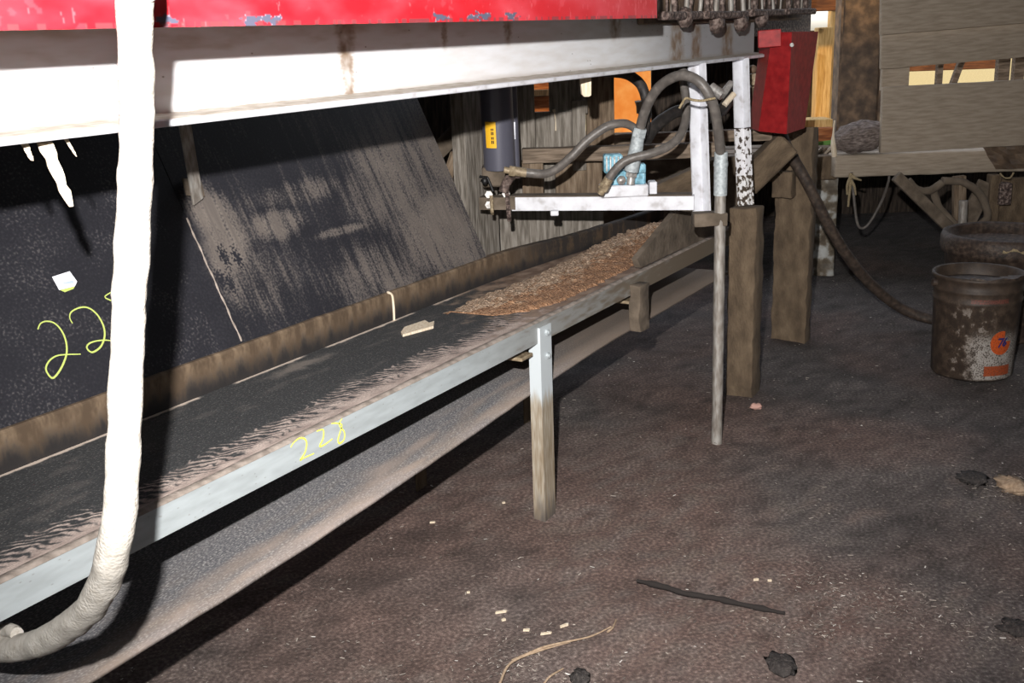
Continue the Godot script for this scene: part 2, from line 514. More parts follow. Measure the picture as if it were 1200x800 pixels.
# ---------------------------------------------------------------- setting
func build_shell() -> void:
	var st := mb()
	st.set_smooth_group(1)
	var big := noise(41, 0.9, 4)
	var mid := noise(42, 5.0, 3)
	var fine := noise(43, 28.0, 2)
	var tint := noise(44, 1.1, 3)
	var hgt := func(a: float, d: float) -> float:
		return 0.012 * big.get_noise_2d(a, d) + 0.008 * mid.get_noise_2d(a, d) + 0.0025 * fine.get_noise_2d(a, d) - 0.004
	var a0 := -4.3
	var d0 := -3.4
	var n1 := 244
	var n2 := 300
	var cell := 0.0352
	var V := []
	var C := []
	for i in n1 + 1:
		var rv := PackedVector3Array()
		var rc := PackedColorArray()
		for j in n2 + 1:
			var a := a0 + i * cell
			var d := d0 + j * cell
			rv.append(W(a, hgt.call(a, d), d))
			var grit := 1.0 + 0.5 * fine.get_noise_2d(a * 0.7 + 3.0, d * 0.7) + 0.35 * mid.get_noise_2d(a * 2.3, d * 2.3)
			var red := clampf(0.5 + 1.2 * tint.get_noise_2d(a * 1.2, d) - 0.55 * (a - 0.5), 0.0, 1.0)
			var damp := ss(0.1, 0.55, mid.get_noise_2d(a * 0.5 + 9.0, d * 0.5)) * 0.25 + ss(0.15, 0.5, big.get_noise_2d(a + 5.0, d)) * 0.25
			rc.append(Color(1, 1, 1).lerp(Color(0.80, 0.88, 0.93), 1.0 - red).lerp(Color(1.12, 0.93, 0.88), red * 0.8) * (1.0 - damp) * grit * (1.0 - 0.42 * ss(2.3, 4.2, d + 0.4 * a + 0.8 * tint.get_noise_2d(a * 1.6 + 20.0, d * 1.6))))  # last factor paints the flash falloff into the colour of the far soil
		V.append(rv)
		C.append(rc)
	for i in n1:
		for j in n2:
			for k in [[0, 0], [1, 1], [1, 0], [0, 0], [0, 1], [1, 1]]:
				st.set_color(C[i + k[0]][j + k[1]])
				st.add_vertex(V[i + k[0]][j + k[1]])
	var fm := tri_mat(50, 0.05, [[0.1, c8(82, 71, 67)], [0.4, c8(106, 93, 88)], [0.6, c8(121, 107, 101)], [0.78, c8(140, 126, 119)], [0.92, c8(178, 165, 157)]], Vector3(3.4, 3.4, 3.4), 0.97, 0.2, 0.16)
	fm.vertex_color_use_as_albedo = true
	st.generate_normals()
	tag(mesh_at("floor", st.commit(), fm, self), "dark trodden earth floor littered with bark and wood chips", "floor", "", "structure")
	# walls of dark planks, thick, with an unseen door gap added for sky fill, open above the deck
	shell_wall("wall_left", W(-3.6, 1.3, 1.2), Vector3(0.12, 2.7, 8.2))
	shell_wall("wall_right", W(4.1, 1.3, 1.2), Vector3(0.12, 2.7, 8.2))
	shell_wall("wall_back", W(-1.75, 1.3, 5.0), Vector3(3.7, 2.7, 0.12))
	shell_wall("added_wall_below_deck", W(2.2, 0.22, 6.55), Vector3(4.2, 0.5, 0.1))  # added to keep daylight off the floor under the deck
	shell_wall("wall_front", W(-2.35, 1.3, -2.9), Vector3(2.6, 2.7, 0.12))
	shell_wall("wall_front_far", W(2.85, 1.3, -2.9), Vector3(2.6, 2.7, 0.12))
	shell_wall("ceiling", W(0.2, 2.7, 0.75), Vector3(8.2, 0.12, 7.7))  # roof edge cut back to let the sun onto the far posts
	var g := mb()
	box(g, Transform3D(WB, W(10.0, -0.3, 36.8)), Vector3(70, 0.5, 60), 0.01)
	tag(part("ground", g, M.grass, self), "pale dry grass outside beyond the deck boards", "ground", "", "structure")

func shell_wall(n: String, c: Vector3, s: Vector3) -> void:
	var st := mb()
	box(st, Transform3D(), s, 0.005)
	var o := part(n, st, M.dark_plank, self, Transform3D(WB, c))
	tag(o, "dark rough-sawn boarding of the mill building", "wall", "", "structure")

# ---------------------------------------------------------------- beam, red panel, rusty chain
func uvbox(st: SurfaceTool, lo: Vector3, hi: Vector3, uvf: Callable) -> void:
	for ax in 3:
		for s0 in 2:
			var c := []
			var w := []
			for k in [[0, 0], [1, 0], [1, 1], [0, 1]]:
				var p := Vector3.ZERO
				p[ax] = hi[ax] if s0 else lo[ax]
				p[(ax + 1) % 3] = hi[(ax + 1) % 3] if k[0] else lo[(ax + 1) % 3]
				p[(ax + 2) % 3] = hi[(ax + 2) % 3] if k[1] else lo[(ax + 2) % 3]
				c.append(p)
				w.append(uvf.call(p))
			var o := Vector3.ZERO
			o[ax] = 1.0 if s0 else -1.0
			uvquad(st, c, w, o)

func build_beam() -> void:
	var x0 := -0.6
	var x1 := 3.56
	var t := thing("steel_beam", "long white-painted steel beam with a dusty lower flange above the conveyor", "beam")
	var sc := Vector3(1.47, 1.038, -1.2).x
	var dirty := [Vector3(1.485, 1.065, -1.2).x, Vector3(2.008, 1.079, -1.2).x, Vector3(1.776, 1.085, -1.2).x, Vector3(2.519, 1.07, -1.2).x, Vector3(2.91, 1.056, -1.2).x, Vector3(3.054, 1.053, -1.2).x, Vector3(3.311, 1.046, -1.2).x, Vector3(3.606, 1.039, -1.2).x]
	var dw := [0.03, 0.02, 0.012, 0.04, 0.05, 0.04, 0.05, 0.04]
	var n1 := noise(61, 0.02, 4)
	var n2 := noise(62, 0.15, 3)
	var wm_fn := func(x: int, y: int):
		var X := x0 + (x1 - x0) * x / 1400.0
		var v: float = y / 96.0   # 0 at the top
		var c := c8(228, 230, 234)
		var f: float = n1.get_noise_2d(x, y * 3.0)
		c = c.lerp(c8(196, 190, 184), clampf(0.25 + f * 0.8, 0, 1) * 0.5)
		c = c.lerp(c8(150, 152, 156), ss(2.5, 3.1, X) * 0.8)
		c = c.lerp(c8(150, 132, 112), ss(0.5, 0.1, v + 0.25 * f) * 0.6 * ss(2.1, 1.8, X))
		for i in 8:
			var w: float = dw[i] * (1.25 - 0.8 * v if i < 4 else 0.8 + 0.5 * v)
			var k: float = 1.0 - ss(0.3, 1.1, absf(X - dirty[i] + 0.006 * n2.get_noise_2d(x, y * 2.0)) / w)
			if i > 0 and i < 4: k *= ss(0.62, 0.42, v + 0.1 * f)
			k *= clampf(0.65 + 0.8 * n2.get_noise_2d(x * 0.6, y * 0.3), 0, 1)
			c = c.lerp(c8(118, 94, 72), k * 0.85)
		if n2.get_noise_2d(x * 3.0, y * 3.0) > 0.72: c = c.lerp(c8(70, 60, 52), 0.7)
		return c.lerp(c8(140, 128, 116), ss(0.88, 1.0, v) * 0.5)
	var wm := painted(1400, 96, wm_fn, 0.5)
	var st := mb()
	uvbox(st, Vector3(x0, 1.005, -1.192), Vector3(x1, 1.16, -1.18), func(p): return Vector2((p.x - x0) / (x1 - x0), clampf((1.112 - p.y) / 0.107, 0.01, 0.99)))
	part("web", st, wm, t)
	st = mb()
	box(st, Transform3D(Basis(), Vector3((x0 + x1) / 2, 1.0025, -1.2)), Vector3(x1 - x0, 0.009, 0.2), 0.0015)
	part("bottom_flange", st, M.white_steel, t)
	st = mb()
	box(st, Transform3D(Basis(), Vector3((x0 + 2.6) / 2, 1.1645, -1.2)), Vector3(2.6 - x0, 0.009, 0.2), 0.0015)
	part("top_flange", st, M.white_steel, t)
	# dust caked on the flange
	st = mb()
	st.set_smooth_group(1)
	var dn := noise(63, 14.0, 3)
	var g := []
	for i in 201:
		var X := lerpf(x0, x1, i / 200.0)
		var e := -1.1065 - 0.004 * absf(dn.get_noise_1d(X * 4.0)) 
		g.append([Vector3(X, 1.0068, e), Vector3(X, 1.0085 + 0.001 * dn.get_noise_1d(X * 3.0), e - 0.006), Vector3(X, 1.0078 + 0.001 * absf(dn.get_noise_1d(X * 5.0)), -1.15), Vector3(X, 1.0095 + 0.0015 * dn.get_noise_1d(X * 3.0 + 40.0), -1.1795)])
	for i in 200:
		for k in 3:
			quad(st, g[i][k], g[i + 1][k], g[i + 1][k + 1], g[i][k + 1], Vector3(0, 1, 0.3))
	part("dust_layer", st, M.pale_dust, t)
	settle(t)

	# red panel
	var rx1 := Vector3(2.257, 1.119, -0.96).x
	var p := thing("hopper_guard", "red-painted steel panel with chipped lower edge hanging over the beam", "panel")
	var rn := noise(64, 0.012, 4)
	var rf := noise(65, 0.09, 3)
	var chips := [Vector3(0.8996, 1.121, -0.96).x, Vector3(1.035, 1.125, -0.96).x, Vector3(1.068, 1.123, -0.96).x, Vector3(1.44, 1.124, -0.96).x, Vector3(1.531, 1.12, -0.96).x, Vector3(1.564, 1.121, -0.96).x, Vector3(1.65, 1.119, -0.96).x]
	var rm_fn := func(x: int, y: int):
		var X := -0.6 + (rx1 + 0.6) * x / 1400.0
		var up: float = (1.0 - y / 160.0) * 0.3
		var c := c8(196, 30, 42).lerp(c8(210, 72, 84), clampf(0.35 + 0.9 * rn.get_noise_2d(x, y * 2.0), 0, 1))
		var dir := ss(1.4, 2.3, X)
		if rf.get_noise_2d(x * 1.4, y * 0.4) > 0.62 - 0.25 * dir * ss(1.6, 2.1, X): c = c.lerp(c8(226, 150, 152), 0.4)
		if rf.get_noise_2d(x * 0.5 + 300.0, y * 0.5) > 0.45: c = c.lerp(c8(216, 96, 104), 0.35)
		for q in chips:
			var r := Vector2((X - q) / 0.02, (up - 0.008) / 0.007).length() + 1.1 * rf.get_noise_2d(x * 1.1, y * 2.0)
			if r < 0.75: c = c8(92, 92, 112)
			elif r < 0.8: c = c8(170, 150, 165)
		if up < 0.006 and rf.get_noise_2d(x * 1.0, 4.0) > 0.05: c = c.lerp(c8(120, 70, 74), 0.7)
		return c
	var rm := painted(1400, 160, rm_fn, 0.4)
	st = mb()
	uvbox(st, Vector3(-0.6, 1.117, -0.966), Vector3(rx1, 1.417, -0.96), func(q): return Vector2((q.x + 0.6) / (rx1 + 0.6), (1.417 - q.y) / 0.3))
	part("face_plate", st, rm, p)
	st = mb()
	box(st, Transform3D(Basis(), Vector3((rx1 - 0.6) / 2, 1.1205, -0.974)), Vector3(rx1 + 0.6, 0.006, 0.016), 0.001)
	part("bottom_lip", st, M.maroon, p)
	settle(p)

	# splinters hanging under the flange
	splinter("hanging_splinter", "long pale wood splinter hanging under the beam flange behind the white hose", Vector3(0.8559, 0.9827, -1.13), Vector3(0.8759, 0.9166, -1.13), 0.017, 0.0095)
	splinter("hanging_splinter", "tiny pale wood stub under the beam beside the long splinter, hose farther off", Vector3(0.8295, 0.9835, -1.13), Vector3(0.8317, 0.9765, -1.13), 0.008, 0.004)
	splinter("hanging_splinter", "tiny pale wood stub under the beam between the long splinter and the hose", Vector3(0.8876, 0.9853, -1.13), Vector3(0.8931, 0.9746, -1.13), 0.005, 0.002)
	splinter("hanging_tag", "small rounded pale tab hanging under the beam before the grey planks", Vector3(2.316, 0.9953, -1.16), Vector3(2.319, 0.9515, -1.16), 0.026, 0.021)
	# strap behind the beam, down to the liner
	var s := thing("steel_strap", "muddy steel strap running from behind the beam down to the black liner", "strap")
	bar("strap", Vector3(1.552, 0.8007, -1.637) + Vector3(0, 0.0, 0.012), Vector3(1.475, 0.996, -1.56), 0.03, 0.006, Vector3(0, 0, 1), M.conduit, s)
	bar("foot", Vector3(1.556, 0.8068, -1.64) + Vector3(0, 0.004, 0.006), Vector3(1.564, 0.8385, -1.655) + Vector3(0, 0.004, 0.006), 0.045, 0.006, Vector3(0, 0.43, 0.9), M.mud_board, s)
	settle(s)

	# rusty chain carrier lying on the beam, past the red panel
	var c := thing("chain_conveyor", "rusty chain carrier with upright pins fixed along the top of the beam", "chain conveyor")
	var cz := -1.12
	for seg in [[772, 795, 12], [800, 812, 22], [818, 862, 18], [868, 905, 14], [910, 948, 13]]:
		var a := onrow(seg[0], cz)
		var b := onrow(seg[1], cz)
		st = mb()
		box(st, Transform3D(Basis(), Vector3((a + b) / 2, 1.128 + 0.004 * sin(a * 40.0), cz + 0.01)), Vector3(b - a, 0.02, 0.03), 0.004)
		part("side_bar", st, M.rust, c)
		var k := 0
		var x := a + 0.02
		while x < b - 0.01:
			st = mb()
			rod(st, Vector3(x, 1.13, cz + 0.012 * sin(x * 70.0)), Vector3(x + 0.004 * sin(x * 90.0), 1.26, cz), 0.006 + 0.0025 * sin(x * 130.0), 8)
			part("pin", st, M.rust if k % 4 else M.conduit, c)
			x += 0.026 + 0.008 * sin(x * 57.0)
			k += 1
	for q in [Vector3(2.794, 1.121, -1.11), Vector3(3.026, 1.103, -1.11), Vector3(3.224, 1.103, -1.11), Vector3(3.419, 1.111, -1.11)]:
		part("lump", blob(Vector3(0.03, 0.026, 0.02), int(q.x * 100), 0.35, 2.0, 8), M.rust, c, Transform3D(Basis(), q))
	st = mb()
	box(st, Transform3D(Basis(), Vector3((onrow(770, cz) + onrow(950, cz)) / 2, 1.2, cz - 0.045)), Vector3(onrow(950, cz) - onrow(770, cz), 0.19, 0.02), 0.003)
	part("back_plate", st, M.dark_steel, c)
	st = mb()
	var ea := Vector3(4.013, 1.073, -1.33)
	var eb := Vector3(4.737, 1.061, -1.33)
	box(st, Transform3D(Basis(), Vector3((ea.x + eb.x) / 2, ea.y + 0.10, -1.34)), Vector3(eb.x - ea.x, 0.24, 0.02), 0.003)
	part("end_plate", st, M.rust, c)
	settle(c)

func onrow(px: float, z: float) -> float:   # distance along the beam of the chain carrier pieces
	return (Vector3(2.634, 1.122, -1.12).x) + ((Vector3(3.982, 1.113, -1.12).x) - (Vector3(2.634, 1.122, -1.12).x)) * pow((px - 770.0) / 180.0, 1.15) + 0.0 * z

func splinter(n: String, label: String, a: Vector3, b: Vector3, w0: float, w1: float) -> void:
	var st := mb()
	var ax := (b - a).normalized()
	var sd := Vector3(0.86, 0, 0.5) if n == "hanging_splinter" else Vector3(0.7, 0, 0.7)
	a = a - ax * (0.012 if n == "hanging_splinter" else 0.002)
	a.y = minf(a.y, 0.9965)
	var pts := []
	for i in 9:
		var k := i / 8.0
		var w := lerpf(w0, w1, k) * (1.0 + (0.18 * sin(i * 2.3) if n == "hanging_splinter" else 0.0)) * (0.55 if i == 8 else 1.0)
		var p := a.lerp(b, k)
		pts.append([p - sd * w * 0.5, p + sd * w * 0.5 + Vector3(0, -0.003 * (i % 2), 0)])
	var nz := sd.cross(ax).normalized() * 0.004
	for i in 8:
		quad(st, pts[i][0] + nz, pts[i][1] + nz, pts[i + 1][1] + nz, pts[i + 1][0] + nz, nz)
		quad(st, pts[i][0] - nz, pts[i][1] - nz, pts[i + 1][1] - nz, pts[i + 1][0] - nz, -nz)
		quad(st, pts[i][0] + nz, pts[i][0] - nz, pts[i + 1][0] - nz, pts[i + 1][0] + nz, -sd)
		quad(st, pts[i][1] + nz, pts[i][1] - nz, pts[i + 1][1] - nz, pts[i + 1][1] + nz, sd)
	quad(st, pts[8][0] + nz, pts[8][1] + nz, pts[8][1] - nz, pts[8][0] - nz, ax)
	quad(st, pts[0][0] + nz, pts[0][1] + nz, pts[0][1] - nz, pts[0][0] - nz, -ax)
	solo(n, st, M.wood_pale, label, "splinter" if n == "hanging_splinter" else "tag")

# ---------------------------------------------------------------- sloped liner
const SLOPE := Vector3(0, 0.902585, -0.430511)
const LINER_N := Vector3(0, 0.430511, 0.902585)
func liner(u: float, s: float, off := 0.0) -> Vector3:
	return Vector3(u, 0.535, -1.51) + SLOPE * s + LINER_N * off

func build_chute() -> void:
	var t := thing("chute_liner", "sloped black plastic liner streaked with mud and chalk-marked 228", "chute")
	var x0 := -0.5
	var seam := 1.518
	var x1 := 2.424
	var H := 0.72
	var na := noise(71, 0.09, 3)     # streak across
	var nb := noise(72, 0.011, 4)    # blotch
	var nf := noise(73, 0.22, 2)     # grain
	var patches := [[Vector2(1.7447, 0.2133), 0.10, 0.045, 0.75], [Vector2(1.5742, 0.2194), 0.10, 0.12, 0.8], [Vector2(1.6181, 0.1084), 0.12, 0.10, 0.45], [Vector2(2.2928, 0.0986), 0.22, 0.16, 0.6], [Vector2(2.2285, 0.2704), 0.20, 0.18, 0.5], [Vector2(1.9269, 0.1648), 0.13, 0.014, 0.6], [Vector2(2.0557, 0.2174), 0.12, 0.10, 0.35], [Vector2(1.8475, 0.2702), 0.2, 0.035, 0.45], [Vector2(2.3872, 0.0093), 0.16, 0.1, 0.55], [Vector2(1.9638, 0.0314), 0.2, 0.12, 0.4], [Vector2(2.4015, 0.2476), 0.1, 0.3, 0.5]]
	var holes := [Vector2(1.5654, 0.1752), Vector2(1.5975, 0.1650), Vector2(1.5522, 0.1194), Vector2(1.5439, 0.0520), Vector2(1.5312, 0.1314)]
	var lm_fn := func(x: int, y: int):
		var X: float = x0 + (x1 - x0) * x / 1900.0
		var s: float = H * (1.0 - y / 512.0)
		var c := c8(36, 36, 41)
		var gr: float = nf.get_noise_2d(x, y)
		var bl: float = nb.get_noise_2d(x, y)
		c = c.lerp(c8(74, 73, 78), clampf(0.16 + 0.55 * gr + 0.3 * bl, 0, 1) * 0.6)
		var d := 0.0
		if X > seam - 0.06:
			var st1: float = na.get_noise_2d(x * 0.75, y * 0.05) + 0.5 * na.get_noise_2d(x * 2.4 + 90.0, y * 0.08)
			for p in patches:
				var q := Vector2((X - p[0].x) / p[1], (s - p[0].y) / p[2])
				d = maxf(d, p[3] * (1.0 - ss(0.35, 1.15, q.length())))
			d += 0.12 + 0.16 * ss(1.85, 2.1, X)
			var m := ss(0.28, 1.05, d * 0.95 + 0.42 * st1 + 0.22 * bl + 0.30 * gr + 0.14)
			for h in holes:
				var q2 := Vector2((X - h.x) / 0.014, (s - h.y) / 0.03).length() + 0.8 * gr
				m *= ss(0.5, 0.8, q2)
			m *= ss(-0.02, 0.03, X - seam + 0.03 * bl + 0.0)
			c = c.lerp(c8(138, 128, 119).lerp(c8(112, 104, 98), clampf(0.5 + st1, 0, 1)), m * 0.85)
		else:
			c = c.lerp(c8(120, 114, 110), ss(0.42, 0.7, gr + 0.5 * bl) * 0.4)
		return c
	var lm := painted(1900, 512, lm_fn, 0.55)
	lm.metallic_specular = 0.35
	for e in [[x0, seam - 0.001, "first"], [seam + 0.001, x1, "second"]]:
		var st := mb()
		var lo: float = e[0]
		var hi: float = e[1]
		var uvf := func(p: Vector2) -> Vector2: return Vector2((p.x - x0) / (x1 - x0), 1.0 - p.y / H)
		var n := 24
		st.set_smooth_group(1)
		for i in n:
			var a := lerpf(lo, hi, float(i) / n)
			var b := lerpf(lo, hi, float(i + 1) / n)
			uvquad(st, [liner(a, 0), liner(b, 0), liner(b, H), liner(a, H)], [uvf.call(Vector2(a, 0)), uvf.call(Vector2(b, 0)), uvf.call(Vector2(b, H)), uvf.call(Vector2(a, H))], LINER_N)
		st.set_smooth_group(-1)
		for q in [[Vector2(lo, 0), Vector2(lo, H), Vector3.LEFT], [Vector2(hi, 0), Vector2(hi, H), Vector3.RIGHT], [Vector2(lo, H), Vector2(hi, H), SLOPE], [Vector2(lo, 0), Vector2(hi, 0), -SLOPE]]:
			uvquad(st, [liner(q[0].x, q[0].y), liner(q[1].x, q[1].y), liner(q[1].x, q[1].y, -0.012), liner(q[0].x, q[0].y, -0.012)], [uvf.call(q[0]), uvf.call(q[1]), uvf.call(q[1]), uvf.call(q[0])], q[2])
		uvquad(st, [liner(lo, 0, -0.012), liner(hi, 0, -0.012), liner(hi, H, -0.012), liner(lo, H, -0.012)], [uvf.call(Vector2(lo, 0)), uvf.call(Vector2(hi, 0)), uvf.call(Vector2(hi, H)), uvf.call(Vector2(lo, H))], -LINER_N)
		var o := part("liner_sheet", st, lm, t)
		o.set_meta("label", "clean black liner sheet" if e[2] == "first" else "mud-streaked black liner sheet")
	# pale packed seam between the two sheets
	var st2 := mb()
	var sp := PackedVector3Array()
	for i in 40:
		sp.append(liner(seam - 0.002 + 0.0009 * sin(i * 0.7), lerpf(0.005, 0.265, i / 39.0), 0.001))
	tube(st2, sp, func(k): return 0.0018 + 0.0006 * sin(k * 60.0), 6)
	part("seam", st2, M.dust, t)
	# chalk figures and paper label
	var marks := [
		[Vector3(1.118, 0.6564, -1.568), Vector3(1.127, 0.6639, -1.571), Vector3(1.14, 0.6644, -1.572), Vector3(1.152, 0.6581, -1.569), Vector3(1.158, 0.6441, -1.562), Vector3(1.157, 0.6274, -1.554), Vector3(1.149, 0.61, -1.546), Vector3(1.132, 0.5946, -1.538), Vector3(1.115, 0.584, -1.533), Vector3(1.105, 0.5812, -1.532), Vector3(1.101, 0.5891, -1.536), Vector3(1.102, 0.5984, -1.54), Vector3(1.113, 0.6068, -1.544), Vector3(1.129, 0.6107, -1.546), Vector3(1.148, 0.6081, -1.545), Vector3(1.173, 0.6024, -1.542)],
		[Vector3(1.183, 0.651, -1.565), Vector3(1.183, 0.661, -1.57), Vector3(1.192, 0.6688, -1.574), Vector3(1.211, 0.6712, -1.575), Vector3(1.226, 0.6669, -1.573), Vector3(1.236, 0.653, -1.566), Vector3(1.238, 0.6337, -1.557), Vector3(1.232, 0.6178, -1.55), Vector3(1.218, 0.6052, -1.544), Vector3(1.203, 0.6004, -1.541), Vector3(1.193, 0.6007, -1.541), Vector3(1.189, 0.6082, -1.545), Vector3(1.196, 0.6135, -1.548), Vector3(1.211, 0.6147, -1.548), Vector3(1.231, 0.6114, -1.546), Vector3(1.243, 0.6064, -1.544)],
		[Vector3(1.28, 0.6816, -1.58), Vector3(1.297, 0.6811, -1.58), Vector3(1.305, 0.6689, -1.574), Vector3(1.286, 0.6552, -1.567), Vector3(1.27, 0.641, -1.561), Vector3(1.278, 0.6215, -1.551), Vector3(1.294, 0.6296, -1.555), Vector3(1.294, 0.6504, -1.565), Vector3(1.287, 0.6639, -1.571), Vector3(1.274, 0.6697, -1.574), Vector3(1.266, 0.6773, -1.578), Vector3(1.28, 0.6816, -1.58)]]
	for m in marks:
		var st := mb()
		ribbon(st, smooth(m, 6), LINER_N, 0.0017, 0.001)
		part("chalk_figure", st, M.chalk, t)
	var pl := mb()
	var q := [Vector3(1.184, 0.7278, -1.602), Vector3(1.221, 0.7301, -1.603), Vector3(1.226, 0.7117, -1.594), Vector3(1.218, 0.7055, -1.591), Vector3(1.186, 0.7055, -1.591)]
	for z in [0.0012]:
		for i in range(1, 4):
			tri(pl, q[0] + LINER_N * z, q[i] + LINER_N * z, q[i + 1] + LINER_N * z, LINER_N)
	var lab := part("paper_label", pl, M.paper, t)
	var pr := mb()
	for r in [[Vector3(1.189, 0.7205, -1.599), Vector3(1.214, 0.7219, -1.599), Vector3(1.214, 0.7205, -1.599), Vector3(1.19, 0.719, -1.598)], [Vector3(1.196, 0.7148, -1.596), Vector3(1.219, 0.7152, -1.596), Vector3(1.22, 0.7086, -1.593), Vector3(1.196, 0.7083, -1.593)]]:
		quad(pr, r[0] + LINER_N * 0.0016, r[1] + LINER_N * 0.0016, r[2] + LINER_N * 0.0016, r[3] + LINER_N * 0.0016, LINER_N)
	part("print", pr, flat(c8(172, 186, 214), 0.8), lab)
	var ye := mb()
	quad(ye, Vector3(1.188, 0.7052, -1.591) + LINER_N * 0.001, Vector3(1.218, 0.7055, -1.591) + LINER_N * 0.001, Vector3(1.214, 0.702, -1.59) + LINER_N * 0.001, Vector3(1.195, 0.7002, -1.589) + LINER_N * 0.001, LINER_N)
	part("label_edge", ye, M.chalk, lab)
	settle(t)
	# frame rail carrying the liner from behind
	var f := thing("liner_frame", "dark diagonal timber brace behind the end of the black liner", "brace")
	bar("brace", Vector3(2.75, 0.7167, -1.93), Vector3(2.812, 0.8286, -1.825), 0.05, 0.04, -FH, M.mud_board, f, 0.004)
	bar("cleat", Vector3(2.74, 0.6546, -1.848), Vector3(2.761, 0.7638, -1.813), 0.03, 0.03, -FH, M.brown_board, f, 0.004)
	settle(f)

	# skirt boards along the foot of the liner
	var nn := noise(75, 0.05, 4)
	var nv := noise(76, 0.2, 3)
	var km_fn := func(x: int, y: int):
		var v: float = y / 48.0
		var X: float = -0.6 + 4.1 * x / 1400.0
		var streak: float = nn.get_noise_2d(x * 1.5, y * 0.15) + 0.4 * nv.get_noise_2d(x * 2.0, y * 0.4)
		var top := c8(80, 65, 50).lerp(c8(124, 106, 86), clampf(0.4 + streak, 0, 1))
		var low := c8(34, 31, 31)
		var k := ss(0.25, 0.85, v + 0.30 * streak + 0.1 * nv.get_noise_2d(x * 0.2, 7.0))
		k = maxf(k, ss(2.45, 2.75, X) * 0.85 * ss(-0.3, 0.4, streak + 0.3))
		return top.lerp(low, k)
	var km := painted(1400, 48, km_fn, 0.8)
	var jx := Vector3(1.991, 0.5196, -1.499).x
	for e in [[-0.6, jx - 0.002, "wet brown skirt board at the foot of the chalk-marked liner, before the white joint"], [jx + 0.002, 3.42, "longer skirt board past the white joint, running under the white cross rail"]]:
		var st := mb()
		var n := 40
		st.set_smooth_group(-1)
		var prev := []
		for i in n + 1:
			var X: float = lerpf(e[0], e[1], float(i) / n)
			var topy := 0.536 - 0.012 * ss(2.45, 2.9, X) + 0.0015 * nn.get_noise_1d(X * 400.0)
			var zf := -1.499 + 0.07 * ss(2.35, 3.4, X)
			var ring := [Vector3(X, 0.462, zf), Vector3(X, topy - 0.004, zf), Vector3(X, topy, zf - 0.004), Vector3(X, topy, zf - 0.022), Vector3(X, 0.462, zf - 0.022)]
			var u: float = (X + 0.6) / 4.1
			var uv := [Vector2(u, 0.98), Vector2(u, 0.06), Vector2(u, 0.02), Vector2(u, 0.02), Vector2(u, 0.98)]
			if i:
				for k in 5:
					var k2 := (k + 1) % 5
					var o: Vector3 = [Vector3.BACK, Vector3(0, 1, 1), Vector3.UP, Vector3.FORWARD, Vector3.DOWN][k]
					uvquad(st, [prev[0][k], ring[k], ring[k2], prev[0][k2]], [prev[1][k], uv[k], uv[k2], prev[1][k2]], o)
			if i == 0 or i == n:
				for k in [1, 2, 3]:
					var o2 := Vector3.LEFT if i == 0 else Vector3.RIGHT
					uvquad(st, [ring[0], ring[k], ring[k + 1], ring[0]], [uv[0], uv[k], uv[k + 1], uv[0]], o2)
			prev = [ring, uv]
		var b := thing("skirt_board", e[2], "board", "skirt boards")
		part("board", st, km, b)
		if e[0] > 1.0:
			var js := mb()
			tube(js, smooth([Vector3(jx, 0.464, -1.4985), Vector3(jx + 0.001, 0.5, -1.498), Vector3(jx - 0.001, 0.528, -1.499), Vector3(jx - 0.012, 0.537, -1.503)], 5), func(_k): return 0.0032, 6)
			part("joint_filler", js, M.wood_pale, b)
		settle(b)

